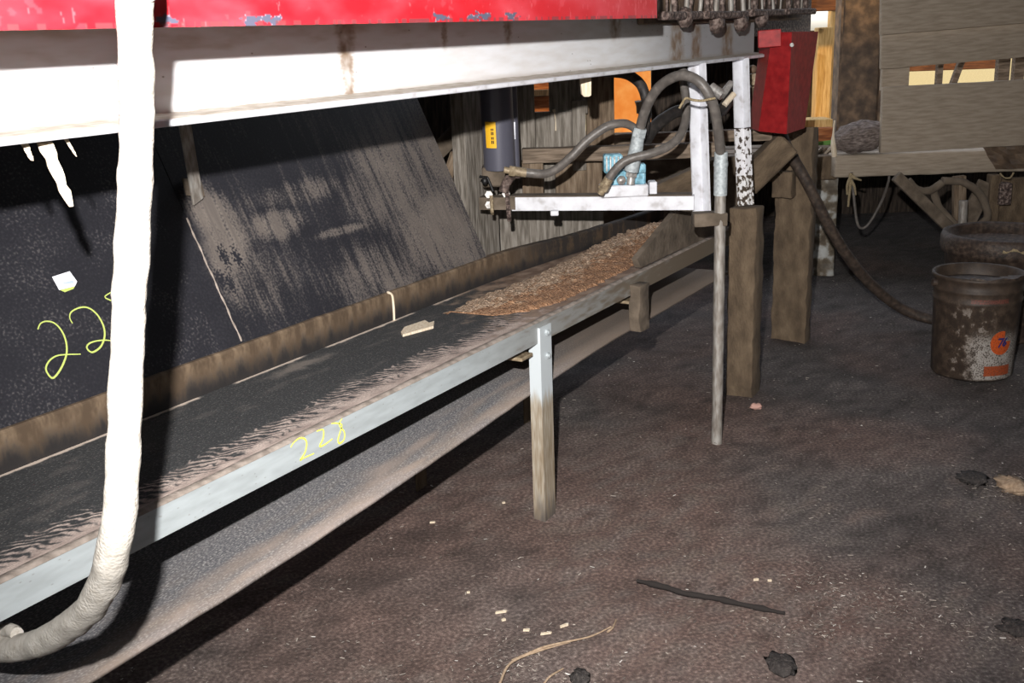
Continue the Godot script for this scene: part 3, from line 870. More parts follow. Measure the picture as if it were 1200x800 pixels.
# ---------------------------------------------------------------- conveyor
const RZ := -1.169
func build_conveyor() -> void:
	var t := thing("belt_conveyor", "low belt conveyor with black rubber belt and grey steel side rail marked 228", "conveyor")
	var n1 := noise(81, 0.03, 4)
	var n2 := noise(82, 0.3, 2)
	var n3 := noise(83, 0.008, 3)
	# side rail: face, top lip
	var rm_fn := func(x: int, y: int):
		var X: float = -0.6 + 4.0 * x / 1500.0
		var f: float = n1.get_noise_2d(x, y * 2.0)
		var c := c8(178, 186, 189).lerp(c8(150, 156, 158), clampf(0.4 + f, 0, 1) * 0.5)
		if n2.get_noise_2d(x * 0.8, y) > 0.74: c = c.lerp(c8(104, 96, 90), 0.5)
		var mud := ss(2.15, 2.75, X + 0.5 * f)
		c = c.lerp(c8(112, 97, 78), mud * 0.95)
		c = c.lerp(c8(124, 116, 108), ss(1.7, 2.3, X) * 0.5)
		return c
	var rm := painted(1500, 40, rm_fn, 0.5, 0.1)
	var st := mb()
	uvbox(st, Vector3(-0.6, 0.428, RZ - 0.004), Vector3(3.36, 0.476, RZ), func(p): return Vector2((p.x + 0.6) / 4.0, (0.476 - p.y) / 0.048))
	var rail := part("side_rail", st, rm, t)
	st = mb()
	st.set_smooth_group(1)
	var dn := noise(84, 9.0, 3)
	var g := []
	for i in 241:
		var X := lerpf(-0.6, 3.36, i / 240.0)
		g.append([Vector3(X, 0.4755, RZ + 0.0015), Vector3(X, 0.4785, RZ - 0.003), Vector3(X, 0.479 + 0.001 * dn.get_noise_1d(X), RZ - 0.013 - 0.003 * dn.get_noise_1d(X + 50.0)), Vector3(X, 0.470, RZ - 0.021 + 0.004 * dn.get_noise_1d(X * 2.0))])
	for i in 240:
		for k in 3:
			quad(st, g[i][k], g[i + 1][k], g[i + 1][k + 1], g[i][k + 1], Vector3(0, 1, 0.4 - 0.4 * k))
	part("top_lip", st, M.dust, t).set_meta("label", "dusty top lip of the rail")
	# painted figures on the rail
	for m in [
		[Vector3(1.256, 0.4681, -1.169), Vector3(1.264, 0.4738, -1.169), Vector3(1.279, 0.4761, -1.169), Vector3(1.291, 0.4705, -1.169), Vector3(1.294, 0.4605, -1.169), Vector3(1.288, 0.4477, -1.169), Vector3(1.275, 0.4392, -1.169), Vector3(1.285, 0.4398, -1.169), Vector3(1.31, 0.4386, -1.169)],
		[Vector3(1.321, 0.4739, -1.169), Vector3(1.336, 0.4719, -1.169), Vector3(1.338, 0.4636, -1.169), Vector3(1.334, 0.4545, -1.169), Vector3(1.325, 0.4461, -1.169), Vector3(1.338, 0.4445, -1.169), Vector3(1.359, 0.4475, -1.169)],
		[Vector3(1.388, 0.4745, -1.169), Vector3(1.379, 0.466, -1.169), Vector3(1.391, 0.4489, -1.169), Vector3(1.388, 0.4358, -1.169), Vector3(1.376, 0.4336, -1.169), Vector3(1.373, 0.441, -1.169), Vector3(1.38, 0.4526, -1.169), Vector3(1.386, 0.4638, -1.169), Vector3(1.371, 0.4717, -1.169), Vector3(1.359, 0.475, -1.169)]]:
		st = mb()
		ribbon(st, smooth(m, 6), Vector3.BACK, 0.0017, 0.001)
		part("painted_figure", st, M.spray, rail)
	# carrying belt
	var bx0 := -0.6
	var bx1 := 3.42
	var bz0 := -1.502
	var bz1 := -1.176
	var bm_fn := func(x: int, y: int):
		var X: float = bx0 + (bx1 - bx0) * x / 2040.0
		var fr: float = (1.0 - y / 240.0) * (bz1 - bz0)   # distance from the rail
		var gr: float = n2.get_noise_2d(x, y)
		var g2: float = n2.get_noise_2d(x * 2.3 + 70.0, y * 2.3)
		var bl: float = n3.get_noise_2d(x, y * 3.0)
		var mdn: float = n1.get_noise_2d(x, y)
		var c := c8(46, 47, 49).lerp(c8(84, 84, 85), clampf(0.2 + 1.1 * gr, 0, 1) * 0.6)
		if g2 > 0.5: c = c.lerp(c8(150, 148, 142), 0.6)
		if g2 < -0.5: c = c.lerp(c8(24, 24, 26), 0.6)
		# dust swept along the rail, its inner edge combed into slanting teeth
		var wd := 0.062 + 0.02 * bl + 0.02 * ss(1.0, 1.6, X)
		var ph := X * 96.0 + fr * 80.0 + 2.2 * bl + 1.6 * mdn
		var tooth := 0.5 + 0.5 * sin(ph * TAU * 0.5)
		var k := 1.0 - ss(wd - 0.012, wd + 0.022, fr + 0.075 * (tooth - 0.45) * ss(0.02, 0.045, fr) * (0.8 + 0.7 * bl) + 0.03 * mdn)
		k *= clampf(0.92 + 0.7 * g2 * ss(0.015, 0.06, fr), 0.25, 1.0)
		var dust := c8(206, 188, 178).lerp(c8(164, 146, 138), clampf(0.5 + mdn, 0, 1))
		dust = dust.lerp(c8(140, 128, 120), ss(0.016, 0.006, fr) * 0.8)
		c = c.lerp(dust, k)
		# thin dusty veil
		c = c.lerp(c8(128, 118, 112), ss(0.15, 0.6, bl + 0.3 * mdn) * 0.25)
		# pale line of fines against the skirt
		var bk: float = y / 240.0 * (bz1 - bz0)
		var on := ss(0.0, 0.2, n3.get_noise_2d(x * 0.9, 400.0) + 0.22)
		c = c.lerp(c8(206, 190, 176), (1.0 - ss(0.006, 0.012, bk - 0.006 * absf(mdn))) * on * ss(2.45, 2.2, X))
		c = c.lerp(c8(136, 126, 118), (1.0 - ss(0.2, 1.0, Vector2((X - 1.62) / 0.13, (bk - 0.04) / 0.03).length() + 0.5 * mdn)) * 0.7)
		# towards the tail the belt lies under brown fines
		var pile := ss(2.0, 2.3, X + 0.25 * mdn + fr * -0.6 + 0.05)
		c = c.lerp(c8(112, 88, 72).lerp(c8(156, 134, 116), clampf(0.45 + 1.2 * mdn, 0, 1)), pile * 0.9)
		return c
	var bm := painted(2040, 240, bm_fn, 0.85)
	bm.heightmap_enabled = true
	bm.heightmap_texture = ntex(85, 0.2, [], 3, 512)
	bm.heightmap_scale = 0.08
	st = mb()
	st.set_smooth_group(1)
	for i in 80:
		for j in 8:
			var P := []
			var U := []
			for k in [[0, 0], [1, 0], [1, 1], [0, 1]]:
				var u: float = float(i + k[0]) / 80.0
				var v: float = float(j + k[1]) / 8.0
				P.append(Vector3(lerpf(bx0, bx1, u), 0.4695 - 0.003 * sin(PI * v), lerpf(bz0, bz1, v)))
				U.append(Vector2(u, v))
			uvquad(st, P, U, Vector3.UP)
	part("carrying_belt", st, bm, t)
	# return belt below, its top side dusty towards the edge
	var qm_fn := func(x: int, y: int):
		var fr: float = (1.0 - y / 240.0) * 0.36
		var gr: float = n2.get_noise_2d(x * 1.3, y * 1.3)
		var bl: float = n3.get_noise_2d(x, y * 2.5)
		var mdn: float = n1.get_noise_2d(x * 0.6, y)
		var X: float = -0.6 + 4.0 * x / 1500.0
		var c := c8(84, 84, 89).lerp(c8(142, 141, 142), clampf(0.45 + 1.3 * gr, 0, 1))
		if gr > 0.4: c = c.lerp(c8(196, 192, 188), 0.6)
		c = c.lerp(c8(164, 148, 138).lerp(c8(138, 122, 108), clampf(0.5 + bl, 0, 1)), clampf(0.62 - ss(0.02, 0.12, fr + 0.07 * bl) * 0.62 + 0.35 * mdn * ss(0.25, 0.1, fr) - 0.25 * gr, 0, 1))
		c = c.lerp(c8(124, 110, 98), ss(2.0, 2.6, X) * 0.8)
		return c
	var qm := painted(1500, 240, qm_fn, 0.9)
	st = mb()
	st.set_smooth_group(1)
	var ry := func(X: float) -> float: return 0.2735 + 0.006 * ss(0.9, 1.6, X) + 0.05 * ss(1.2, 2.6, X) - 0.004
	for i in 90:
		for j in 6:
			var P := []
			var U := []
			for k in [[0, 0], [1, 0], [1, 1], [0, 1]]:
				var u: float = float(i + k[0]) / 90.0
				var v: float = float(j + k[1]) / 6.0
				var X := lerpf(-0.6, 3.4, u)
				P.append(Vector3(X, ry.call(X), lerpf(-1.52, -1.192 + 0.002 * dn.get_noise_1d(X * 3.0), v)))
				U.append(Vector2(u, v))
			uvquad(st, P, U, Vector3.UP)
	for i in 90:
		var Xa := lerpf(-0.6, 3.4, i / 90.0)
		var Xb := lerpf(-0.6, 3.4, (i + 1) / 90.0)
		var za: float = -1.192 + 0.002 * dn.get_noise_1d(Xa * 3.0)
		var zb: float = -1.192 + 0.002 * dn.get_noise_1d(Xb * 3.0)
		var ya: float = ry.call(Xa)
		var yb: float = ry.call(Xb)
		uvquad(st, [Vector3(Xa, ya, za), Vector3(Xb, yb, zb), Vector3(Xb, yb - 0.007, zb), Vector3(Xa, ya - 0.007, za)], [Vector2(i / 90.0, 0.99), Vector2((i + 1) / 90.0, 0.99), Vector2((i + 1) / 90.0, 1), Vector2(i / 90.0, 1)], Vector3.BACK)
		uvquad(st, [Vector3(Xa, ya - 0.007, za), Vector3(Xb, yb - 0.007, zb), Vector3(Xb, yb - 0.007, -1.52), Vector3(Xa, ya - 0.007, -1.52)], [Vector2(0, 0), Vector2(0, 0.1), Vector2(0.1, 0.1), Vector2(0.1, 0)], Vector3.DOWN)
	part("return_belt", st, qm, t)
	# back rail hidden behind the skirt, cross braces, legs
	st = mb()
	box(st, Transform3D(Basis(), Vector3(1.4, 0.442, -1.53)), Vector3(4.0, 0.05, 0.005), 0.001)
	part("back_rail", st, M.mud, t)
	for X in [2.09, 2.66]:
		st = mb()
		box(st, Transform3D(Basis(), Vector3(X - 0.055, 0.407, -1.345)), Vector3(0.05, 0.008, 0.345), 0.001)
		part("cross_brace", st, M.brass, t)
	# galvanized angle leg with two bolts; mud below
	var lg_fn := func(x: int, y: int):
		var v: float = y / 256.0
		var f: float = n1.get_noise_2d(x * 3.0, y * 0.5)
		var c := c8(196, 204, 208)
		var mud := ss(0.30, 0.40, v + 0.06 * f)
		var m2 := c8(132, 116, 94).lerp(c8(176, 168, 154), clampf(0.5 + 0.7 * f + 0.5 * n2.get_noise_2d(x * 1.0, y * 0.1), 0, 1))
		m2 = m2.lerp(c8(84, 78, 74), ss(0.82, 1.0, v + 0.1 * f) * 0.9)
		return c.lerp(m2, mud)
	var lg := painted(64, 256, lg_fn, 0.6, 0.05)
	var foot := Vector3(2.106, 0, -1.162)
	var lx := foot.x
	st = mb()
	var zf := RZ + 0.006
	uvbox(st, Vector3(lx - 0.024, -0.02, zf - 0.004), Vector3(lx + 0.024, 0.463, zf), func(p): return Vector2((p.x - lx + 0.024) / 0.048, 1.0 - (p.y + 0.02) / 0.483))
	uvbox(st, Vector3(lx - 0.028, -0.02, zf - 0.03), Vector3(lx - 0.024, 0.463, zf), func(p): return Vector2(0.5 + (p.z - zf) * 12.0, 1.0 - (p.y + 0.02) / 0.483))
	var leg := part("leg", st, lg, t)
	for y in [0.447, 0.393]:
		st = mb()
		hexrod(st, Vector3(lx + 0.002, y, zf), Vector3(lx + 0.002, y, zf + 0.005), 0.0075)
		rod(st, Vector3(lx + 0.002, y, zf + 0.004), Vector3(lx + 0.002, y, zf + 0.0085), 0.0045, 8)
		part("bolt", st, M.galv, leg)
	for X in [0.3, 2.112, 2.66]:
		st = mb()
		box(st, Transform3D(Basis(), Vector3(X, 0.22, -1.537)), Vector3(0.045, 0.48, 0.005), 0.001)
		part("leg", st, M.mud, t)
	# short muddy hanger farther along, rags of mud below it
	var hx := Vector3(2.601, 0.4141, -1.163).x
	var sh := part("hanger_leg", rough_box(Vector3(0.06, 0.125, 0.03), 0.006, 18.0, 87, 0.012), M.mud_board, t, Transform3D(Basis(), Vector3(hx, 0.394, RZ + 0.014)))
	sh.set_meta("label", "short mud-caked hanger leg")
	for q in [[-0.014, 0.302, 0.022], [0.006, 0.296, 0.028], [0.02, 0.312, 0.018]]:
		st = mb()
		tube(st, PackedVector3Array([Vector3(hx + q[0], 0.35, RZ + 0.014), Vector3(hx + q[0] + 0.004, 0.325, RZ + 0.013), Vector3(hx + q[0], q[1] - 0.012, RZ + 0.012)]), func(k): return q[2] * (0.75 - 0.62 * k), 8, 0.004, 5)
		part("mud_clot", st, M.mud_board, sh)
	# tail guard standing on the rail
	st = mb()
	var gp := PackedVector2Array()
	for w in [Vector2(2.6486, 0.5095), Vector2(2.9281, 0.5984), Vector2(3.0206, 0.5769), Vector2(3.2599, 0.5056), Vector2(3.2935, 0.4516), Vector2(3.2618, 0.4678), Vector2(2.9369, 0.4817), Vector2(2.6708, 0.4821)]:
		gp.append(w)
	prism(st, gp, RZ - 0.03, RZ - 0.012)
	part("tail_guard", st, M.mud_board, t).set_meta("label", "slanted muddy guard board at the tail")
	settle(t)

	# heap of sawdust on the belt
	var lowb := [Vector2(2.1530, -1.4174), Vector2(2.1121, -1.3651), Vector2(2.1200, -1.3047), Vector2(2.1931, -1.2552), Vector2(2.3066, -1.2243), Vector2(2.4964, -1.2253), Vector2(2.7658, -1.2387), Vector2(3.0700, -1.2494)]
	var upb := [Vector2(2.1675, -1.4267), Vector2(2.2427, -1.4277), Vector2(2.3637, -1.4261), Vector2(2.4863, -1.4150), Vector2(2.6543, -1.4333), Vector2(2.8854, -1.4427), Vector2(3.1480, -1.4534), Vector2(3.3561, -1.4261)]
	var hn := noise(88, 12.0, 4)
	var hm := noise(89, 60.0, 3)
	st = mb()
	st.set_smooth_group(1)
	var P := []
	var C := []
	for i in 181:
		var X := lerpf(2.09, 3.4, i / 180.0)
		var za := edge_at(lowb, X) + 0.012 * hn.get_noise_1d(X * 3.0)
		var zb2 := edge_at(upb, X) + 0.016 * hn.get_noise_1d(X * 3.0 + 80.0)
		za = minf(za, -1.19)
		zb2 = clampf(zb2, -1.495, za - 0.004)
		var rp := PackedVector3Array()
		var rc := PackedColorArray()
		for j in 37:
			var v := j / 36.0
			var z := lerpf(za, zb2, v)
			var h := 0.016 * pow(sin(PI * clampf(v * 0.9 + 0.05, 0, 1)), 0.55) * ss(2.09, 2.22, X) + 0.012 * ss(2.6, 3.2, X)
			h *= 0.75 + 0.5 * hn.get_noise_2d(X * 2.0, z * 2.0) + 0.25 * hm.get_noise_2d(X, z)
			if j == 0 or j == 36: h = -0.001
			rp.append(Vector3(X, 0.4685 + maxf(h, -0.001), z))
			var pale := ss(0.35, 0.62, v + 0.5 * hn.get_noise_2d(X * 1.2 + 4.0, z * 3.0) + 0.12 * hm.get_noise_2d(X * 0.7, z * 1.4))
			rc.append(Color(0.70, 0.54, 0.42).lerp(Color(1.1, 1.05, 1.0), pale))
		P.append(rp)
		C.append(rc)
	for i in 180:
		for j in 36:
			for k in [[0, 0], [1, 0], [1, 1], [0, 0], [1, 1], [0, 1]]:
				st.set_color(C[i + k[0]][j + k[1]])
				st.add_vertex(P[i + k[0]][j + k[1]])
	var sm: StandardMaterial3D = M.sawdust.duplicate()
	sm.vertex_color_use_as_albedo = true
	solo("sawdust", st, sm, "heap of damp brown and pale sawdust lying on the tail of the black belt", "sawdust", "", "stuff")
	# one torn slab of pale wood on the belt
	st = mb()
	var wp := PackedVector2Array()
	for w in [Vector2(1.9020, -1.4146), Vector2(1.9412, -1.4334), Vector2(2.0100, -1.4252), Vector2(1.9946, -1.4029), Vector2(2.0120, -1.4007), Vector2(1.9732, -1.3768), Vector2(1.9290, -1.3877), Vector2(1.8859, -1.3984)]:
		wp.append(Vector2(w.x, -w.y))
	prism(st, wp, 0.466, 0.4725, Transform3D(Basis(Vector3.RIGHT, Vector3.FORWARD, Vector3.UP), Vector3.ZERO))
	solo("wood_sliver", st, M.wood_pale, "torn pale yellowish wood sliver lying on the black belt below the white joint", "sliver")

func edge_at(e: Array, X: float) -> float:
	for i in e.size() - 1:
		if X <= e[i + 1].x:
			return lerpf(e[i].y, e[i + 1].y, clampf((X - e[i].x) / maxf(e[i + 1].x - e[i].x, 0.001), 0, 1))
	return e[-1].y
# ---------------------------------------------------------------- hydraulics on the white frame
func hose(n: String, label: String, pts: Array, r: float, m: Material, fit0 := 0.0, fit1 := 0.0, fm: Material = null) -> Node3D:
	var t := thing(n, label, "hose")
	var sp := smooth(pts, 8)
	var st := mb()
	tube(st, sp, func(_k): return r, 14, r * 0.06, int(r * 90000))
	part("tube", st, m, t)
	for e in [[fit0, 0, 1], [fit1, sp.size() - 1, -1]]:
		if e[0] > 0.0:
			var a: Vector3 = sp[e[1]]
			var dir: Vector3 = (a - sp[e[1] + e[2] * 4]).normalized()
			st = mb()
			rod(st, a - dir * e[0], a + dir * e[0] * 0.35, r * 1.14, 14)
			hexrod(st, a + dir * e[0] * 0.35, a + dir * (e[0] * 0.35 + 0.016), r * 1.3)
			rod(st, a + dir * (e[0] * 0.35 + 0.016), a + dir * (e[0] * 0.35 + 0.03), r * 0.8, 12)
			part("end_fitting", st, fm, t)
	settle(t)
	return t

func flat_top(p: Vector3) -> Vector3:
	return Vector3(p.x, 0.9975, p.z)

func build_hydraulics() -> void:
	# white uprights carried by the beam
	var a := -RH * 0.9 - FH * 0.42
	var b := RH * 0.72 - FH * 0.69
	var t := thing("steel_upright", "white angle-steel upright under the beam holding the cross rail and conduit", "upright")
	angle_iron("bar", Vector3(2.841, 0.5908, -1.07), flat_top(Vector3(2.894, 0.9926, -1.11)), a, b, 0.036, 0.034, 0.005, M.white_steel, t)
	settle(t)
	M.peel = tri_mat(40, 0.025, [[0.0, c8(58, 48, 42)], [0.33, c8(66, 56, 50)], [0.36, c8(150, 142, 136)], [0.40, c8(222, 222, 226)], [0.9, c8(232, 232, 236)]], Vector3(3, 3, 3), 0.7)
	M.peel2 = tri_mat(45, 0.03, [[0.0, c8(60, 50, 42)], [0.47, c8(74, 62, 52)], [0.50, c8(170, 164, 158)], [0.56, c8(222, 222, 222)], [0.9, c8(232, 232, 236)]], Vector3(3, 3, 3), 0.7)
	var u := thing("steel_upright", "white angle-steel upright with paint flaking off towards its foot on the muddy post", "upright")
	angle_iron("bar", Vector3(3.216, 0.8021, -1.09), flat_top(Vector3(3.247, 0.9873, -1.11)), a, b, 0.036, 0.032, 0.005, M.white_steel, u)
	angle_iron("flaking_bar", Vector3(3.212, 0.6647, -1.08), Vector3(3.216, 0.8021, -1.09), a, b, 0.036, 0.032, 0.005, M.peel, u)
	angle_iron("flaking_bar", Vector3(3.204, 0.5769, -1.07), Vector3(3.212, 0.6647, -1.08), a, b, 0.036, 0.032, 0.005, M.peel2, u)
	settle(u)
	# cross rail
	var c := thing("cross_rail", "white angle-steel cross rail reaching from the white upright towards the black liner", "rail")
	var p0 := Vector3(2.616, 0.625, -1.542) + Vector3(0, 0.037, 0)
	var p1 := Vector3(2.783, 0.625, -1.077) + Vector3(0, 0.037, 0)
	angle_iron("bar", p0, p1, Vector3.DOWN, FH, 0.037, 0.06, 0.005, M.white_steel, c)
	var dir := (p1 - p0).normalized()
	var st := mb()
	box(st, Transform3D(Basis(dir, Vector3.UP, dir.cross(Vector3.UP)), (p0 + p1) / 2 + FH * 0.031 + Vector3(0, 0.0015, 0)), Vector3(p0.distance_to(p1), 0.003, 0.056), 0.001)
	part("dust_layer", st, M.mud_board, c)
	var pe := Vector3(2.587, 0.625, -1.629) + Vector3(0, 0.037, 0)
	angle_iron("muddy_end", pe, p0 + dir * 0.01 + -FH * 0.001, Vector3.DOWN, FH, 0.034, 0.05, 0.006, M.mud_board, c)
	bar("end_plate", Vector3(2.58, 0.61, -1.53) - FH * 0.006, Vector3(2.627, 0.672, -1.562) - FH * 0.006, 0.012, 0.03, -FH, M.rust, c)
	bar("end_plate", Vector3(2.576, 0.622, -1.581) - FH * 0.006, Vector3(2.599, 0.665, -1.596) - FH * 0.006, 0.01, 0.02, -FH, M.brass, c)
	for q in [Vector3(2.598, 0.672, -1.603), Vector3(2.626, 0.672, -1.565), Vector3(2.59, 0.645, -1.599)]:
		st = mb()
		hexrod(st, q - FH * 0.004, q - FH * 0.016, 0.011)
		part("bolt", st, M.steel, c)
	st = mb()
	box(st, Transform3D(WB, Vector3(2.631, 0.622, -1.417) + FH * 0.01), Vector3(0.022, 0.014, 0.02), 0.002)
	part("tie_stub", st, M.white_steel, c)
	settle(c)
	# mounting pad and blue valve on the rail
	var m := thing("mounting_pad", "small white steel pad on the cross rail below the blue valve", "pad")
	wbox("pad", Vector3(2.735, 0.6783, -1.26), Vector3(0.128, 0.032, 0.06), M.white_steel, m, 0.003)
	wbox("end_piece", Vector3(2.789, 0.6801, -1.199), Vector3(0.0207, 0.0345, 0.04), M.white_steel, m, 0.002)
	settle(m)
	var v := thing("hydraulic_valve", "small blue hydraulic valve block between the hoses on the white pad", "valve")
	wbox("body", Vector3(2.741, 0.7121, -1.256), Vector3(0.1028, 0.0387, 0.045), M.blue, v, 0.004)
	wbox("spool_cap", Vector3(2.73, 0.7496, -1.289), Vector3(0.0503, 0.05, 0.04), M.blue, v, 0.004)
	for x in [711.0, 715.5, 720.0, 724.5]:
		var w: Vector3 = Vector3(2.699, 0.7507, -1.3) + ((Vector3(2.725, 0.7489, -1.256)) - (Vector3(2.699, 0.7507, -1.3))) * ((x - 708.0) / 22.0)
		bar("rib", w + Vector3(0, -0.02, 0), w + Vector3(0, 0.02, 0), 0.004, 0.006, -FH, M.steel, v, 0.001)
	wbox("side_port", Vector3(2.74, 0.7376, -1.212), Vector3(0.025, 0.0248, 0.03), M.blue, v, 0.003)
	st = mb()
	rod(st, Vector3(2.708, 0.6974, -1.227), Vector3(2.711, 0.7515, -1.223), 0.011)
	hexrod(st, Vector3(2.709, 0.7178, -1.226), Vector3(2.71, 0.729, -1.225), 0.016)
	part("port", st, M.steel, v)
	part("cap", blob(Vector3(0.014, 0.012, 0.012), 5, 0.1, 2.0, 8), M.steel, v, Transform3D(Basis(), Vector3(2.696, 0.7096, -1.248)))
	settle(v)
	# hoses
	hose("hydraulic_hose", "grey hose arching from the brass end near the black cylinder to the valve", [Vector3(2.551, 0.7424, -1.481), Vector3(2.572, 0.7364, -1.446), Vector3(2.582, 0.7364, -1.411), Vector3(2.589, 0.7522, -1.378), Vector3(2.599, 0.7832, -1.343), Vector3(2.621, 0.8236, -1.306), Vector3(2.646, 0.8547, -1.263), Vector3(2.679, 0.8588, -1.227), Vector3(2.715, 0.8362, -1.207), Vector3(2.737, 0.814, -1.208)], 0.0112, M.rubber, 0.022, 0.0, M.brass)
	hose("hydraulic_hose", "thick grey hose looping over the white upright down into the conduit", [Vector3(2.688, 0.7366, -1.213), Vector3(2.687, 0.8147, -1.195), Vector3(2.682, 0.8634, -1.183), Vector3(2.666, 0.9227, -1.152), Vector3(2.646, 0.9637, -1.107), Vector3(2.623, 0.9829, -1.048), Vector3(2.617, 0.9645, -0.9989), Vector3(2.632, 0.9168, -0.9733), Vector3(2.668, 0.8562, -0.9722), Vector3(2.721, 0.7788, -0.9811)], 0.0128, M.rubber, 0.0, 0.0, M.steel)
	var sl := thing("hose_sleeve", "silver crimp sleeve of the looping hose standing over the blue valve", "sleeve")
	st = mb()
	tube(st, PackedVector3Array([Vector3(2.687, 0.7366, -1.215), Vector3(2.685, 0.7995, -1.199), Vector3(2.684, 0.826, -1.194)]), func(k): return 0.0195 - 0.003 * k, 16)
	part("sleeve", st, M.galv, sl)
	st = mb()
	hexrod(st, Vector3(2.684, 0.826, -1.194), Vector3(2.684, 0.8479, -1.188), 0.019)
	part("collar", st, M.galv, sl)
	settle(sl)
	hose("hydraulic_hose", "grey hose rising from the pad and passing behind the white upright", [Vector3(2.626, 0.7115, -1.258), Vector3(2.628, 0.7339, -1.244), Vector3(2.636, 0.7601, -1.221), Vector3(2.651, 0.7745, -1.196), Vector3(2.675, 0.7839, -1.156), Vector3(2.707, 0.7988, -1.122), Vector3(2.741, 0.822, -1.103), Vector3(2.777, 0.8584, -1.101), Vector3(2.807, 0.9046, -1.111), Vector3(2.823, 0.9476, -1.123), Vector3(2.839, 0.9865, -1.134)], 0.0112, M.rubber, 0.014, 0.0, M.brass)
	hose("hydraulic_hose", "black hose curling out of the beam shadow before the orange board", [Vector3(2.758, 0.9882, -1.33), Vector3(2.767, 0.9851, -1.294), Vector3(2.766, 0.9781, -1.257), Vector3(2.763, 0.956, -1.223), Vector3(2.761, 0.9252, -1.208), Vector3(2.772, 0.8846, -1.208), Vector3(2.768, 0.8222, -1.216)], 0.0135, M.rubber_dark)
	hose("hydraulic_hose", "dark hose slanting up behind the looping hose towards the steel fittings", [Vector3(2.817, 0.8036, -1.23), Vector3(2.856, 0.8323, -1.224), Vector3(2.91, 0.8556, -1.212), Vector3(3.006, 0.8669, -1.205), Vector3(3.081, 0.8372, -1.177), Vector3(3.157, 0.851, -1.148), Vector3(3.222, 0.8857, -1.136), Vector3(3.286, 0.9265, -1.127)], 0.017, M.rubber_dark)
	var wt := thing("wire_tie", "twist of wire tying the looping hose to the white upright", "wire")
	st = mb()
	tube(st, smooth([Vector3(2.591, 0.9052, -1.043), Vector3(2.595, 0.9193, -1.036), Vector3(2.59, 0.9298, -1.025), Vector3(2.608, 0.9245, -1.015), Vector3(2.609, 0.9224, -0.993), Vector3(2.605, 0.9267, -0.9699), Vector3(2.612, 0.9283, -0.9593)], 5), func(_k): return 0.0032, 6)
	part("wire", st, M.rope, wt)
	settle(wt)
	# conduit with clamp
	var d := thing("conduit_pipe", "upright muddy steel conduit standing on the floor beside the white upright", "pipe")
	var f0 := Vector3(2.731, 0, -0.9832)
	var f1 := Vector3(2.721, 0.7874, -0.9813)
	st = mb()
	tube(st, smooth([f0 - Vector3(0, 0.02, 0), f0.lerp(f1, 0.3), f0.lerp(f1, 0.6), f0.lerp(f1, 0.92)], 8), func(_k): return 0.0145, 16, 0.0016, 3)
	part("pipe", st, M.conduit, d)
	st = mb()
	rod(st, f0.lerp(f1, 0.86), f1, 0.0172, 18)
	rod(st, f0.lerp(f1, 0.955), f0.lerp(f1, 0.968), 0.0186, 18)
	part("coupling", st, M.galv, d)
	var ck := f0.lerp(f1, 0.782)
	var cl := part("clamp", rough_box(Vector3(0.085, 0.034, 0.05), 0.003, 20.0, 8, 0.01), M.mud_board, d, Transform3D(WB, ck + RH * -0.026 + FH * 0.01))
	cl.set_meta("label", "mud-covered clamp")
	settle(d)
	# dim machinery past the uprights
	var e := thing("hydraulic_cylinder", "dark cylinder with brass neck between the flaking upright and the red chute", "cylinder")
	st = mb()
	rod(st, Vector3(3.627, 0.7424, -1.179), Vector3(3.621, 0.8975, -1.19), 0.027, 20)
	part("barrel", st, M.dark_steel, e)
	st = mb()
	rod(st, Vector3(3.621, 0.8975, -1.19), Vector3(3.619, 0.9058, -1.192), 0.026, 20)
	rod(st, Vector3(3.619, 0.9058, -1.192), Vector3(3.617, 0.9413, -1.196), 0.017, 16)
	part("neck", st, M.brass, e)
	part("knob", blob(Vector3(0.014, 0.014, 0.014), 6, 0.05, 2.0, 8), M.dark_steel, e, Transform3D(Basis(), Vector3(3.614, 0.9551, -1.2)))
	settle(e)
	var g := thing("pipe_elbow", "dull steel pipe elbow in the gap between the two white uprights", "fitting")
	st = mb()
	rod(st, Vector3(3.24, 0.9196, -1.204), Vector3(3.239, 0.8945, -1.166), 0.016, 12)
	rod(st, Vector3(3.239, 0.8945, -1.166), Vector3(3.272, 0.9274, -1.149), 0.014, 12)
	part("elbow", st, M.steel, g)
	st = mb()
	rod(st, Vector3(3.165, 0.8724, -1.134), Vector3(3.198, 0.902, -1.117), 0.009, 10)
	part("handle", st, M.wood_pale, g)
	settle(g)
	# black cylinder hanging before the planks
	var y := thing("hydraulic_cylinder", "black cylinder with a yellow label hanging before the grey planks", "cylinder")
	st = mb()
	rod(st, Vector3(2.69, 0.7306, -1.62), Vector3(2.671, 1.005, -1.613), 0.045, 28)
	part("barrel", st, M.cyl, y)
	st = mb()
	rod(st, Vector3(2.731, 0.7291, -1.591), Vector3(2.712, 0.9796, -1.584), 0.012, 12)
	part("side_tube", st, M.cyl, y)
	wbox("bottom_block", Vector3(2.703, 0.7082, -1.637), Vector3(0.0861, 0.0548, 0.08), M.mud_board, y, 0.004)
	var ax := ((Vector3(2.671, 1.005, -1.613)) - (Vector3(2.69, 0.7306, -1.62))).normalized()
	var ctr := Vector3(2.68, 0.8312, -1.617)
	var yl := mb()
	var f := func(ang: float, h: float, r: float) -> Vector3:
		var o := (-FH * cos(ang) + RH * sin(ang))
		o = (o - ax * o.dot(ax)).normalized()
		return ctr + o * r + ax * h
	yl.set_smooth_group(1)
	for i in 8:
		var A0 := lerpf(-0.80, -0.10, i / 8.0)
		var A1 := lerpf(-0.80, -0.10, (i + 1) / 8.0)
		quad(yl, f.call(A0, -0.036, 0.0462), f.call(A1, -0.036, 0.0462), f.call(A1, 0.036, 0.0462), f.call(A0, 0.036, 0.0462), -FH * cos(A0) + RH * sin(A0))
	var lab := part("yellow_label", yl, M.yellow, y)
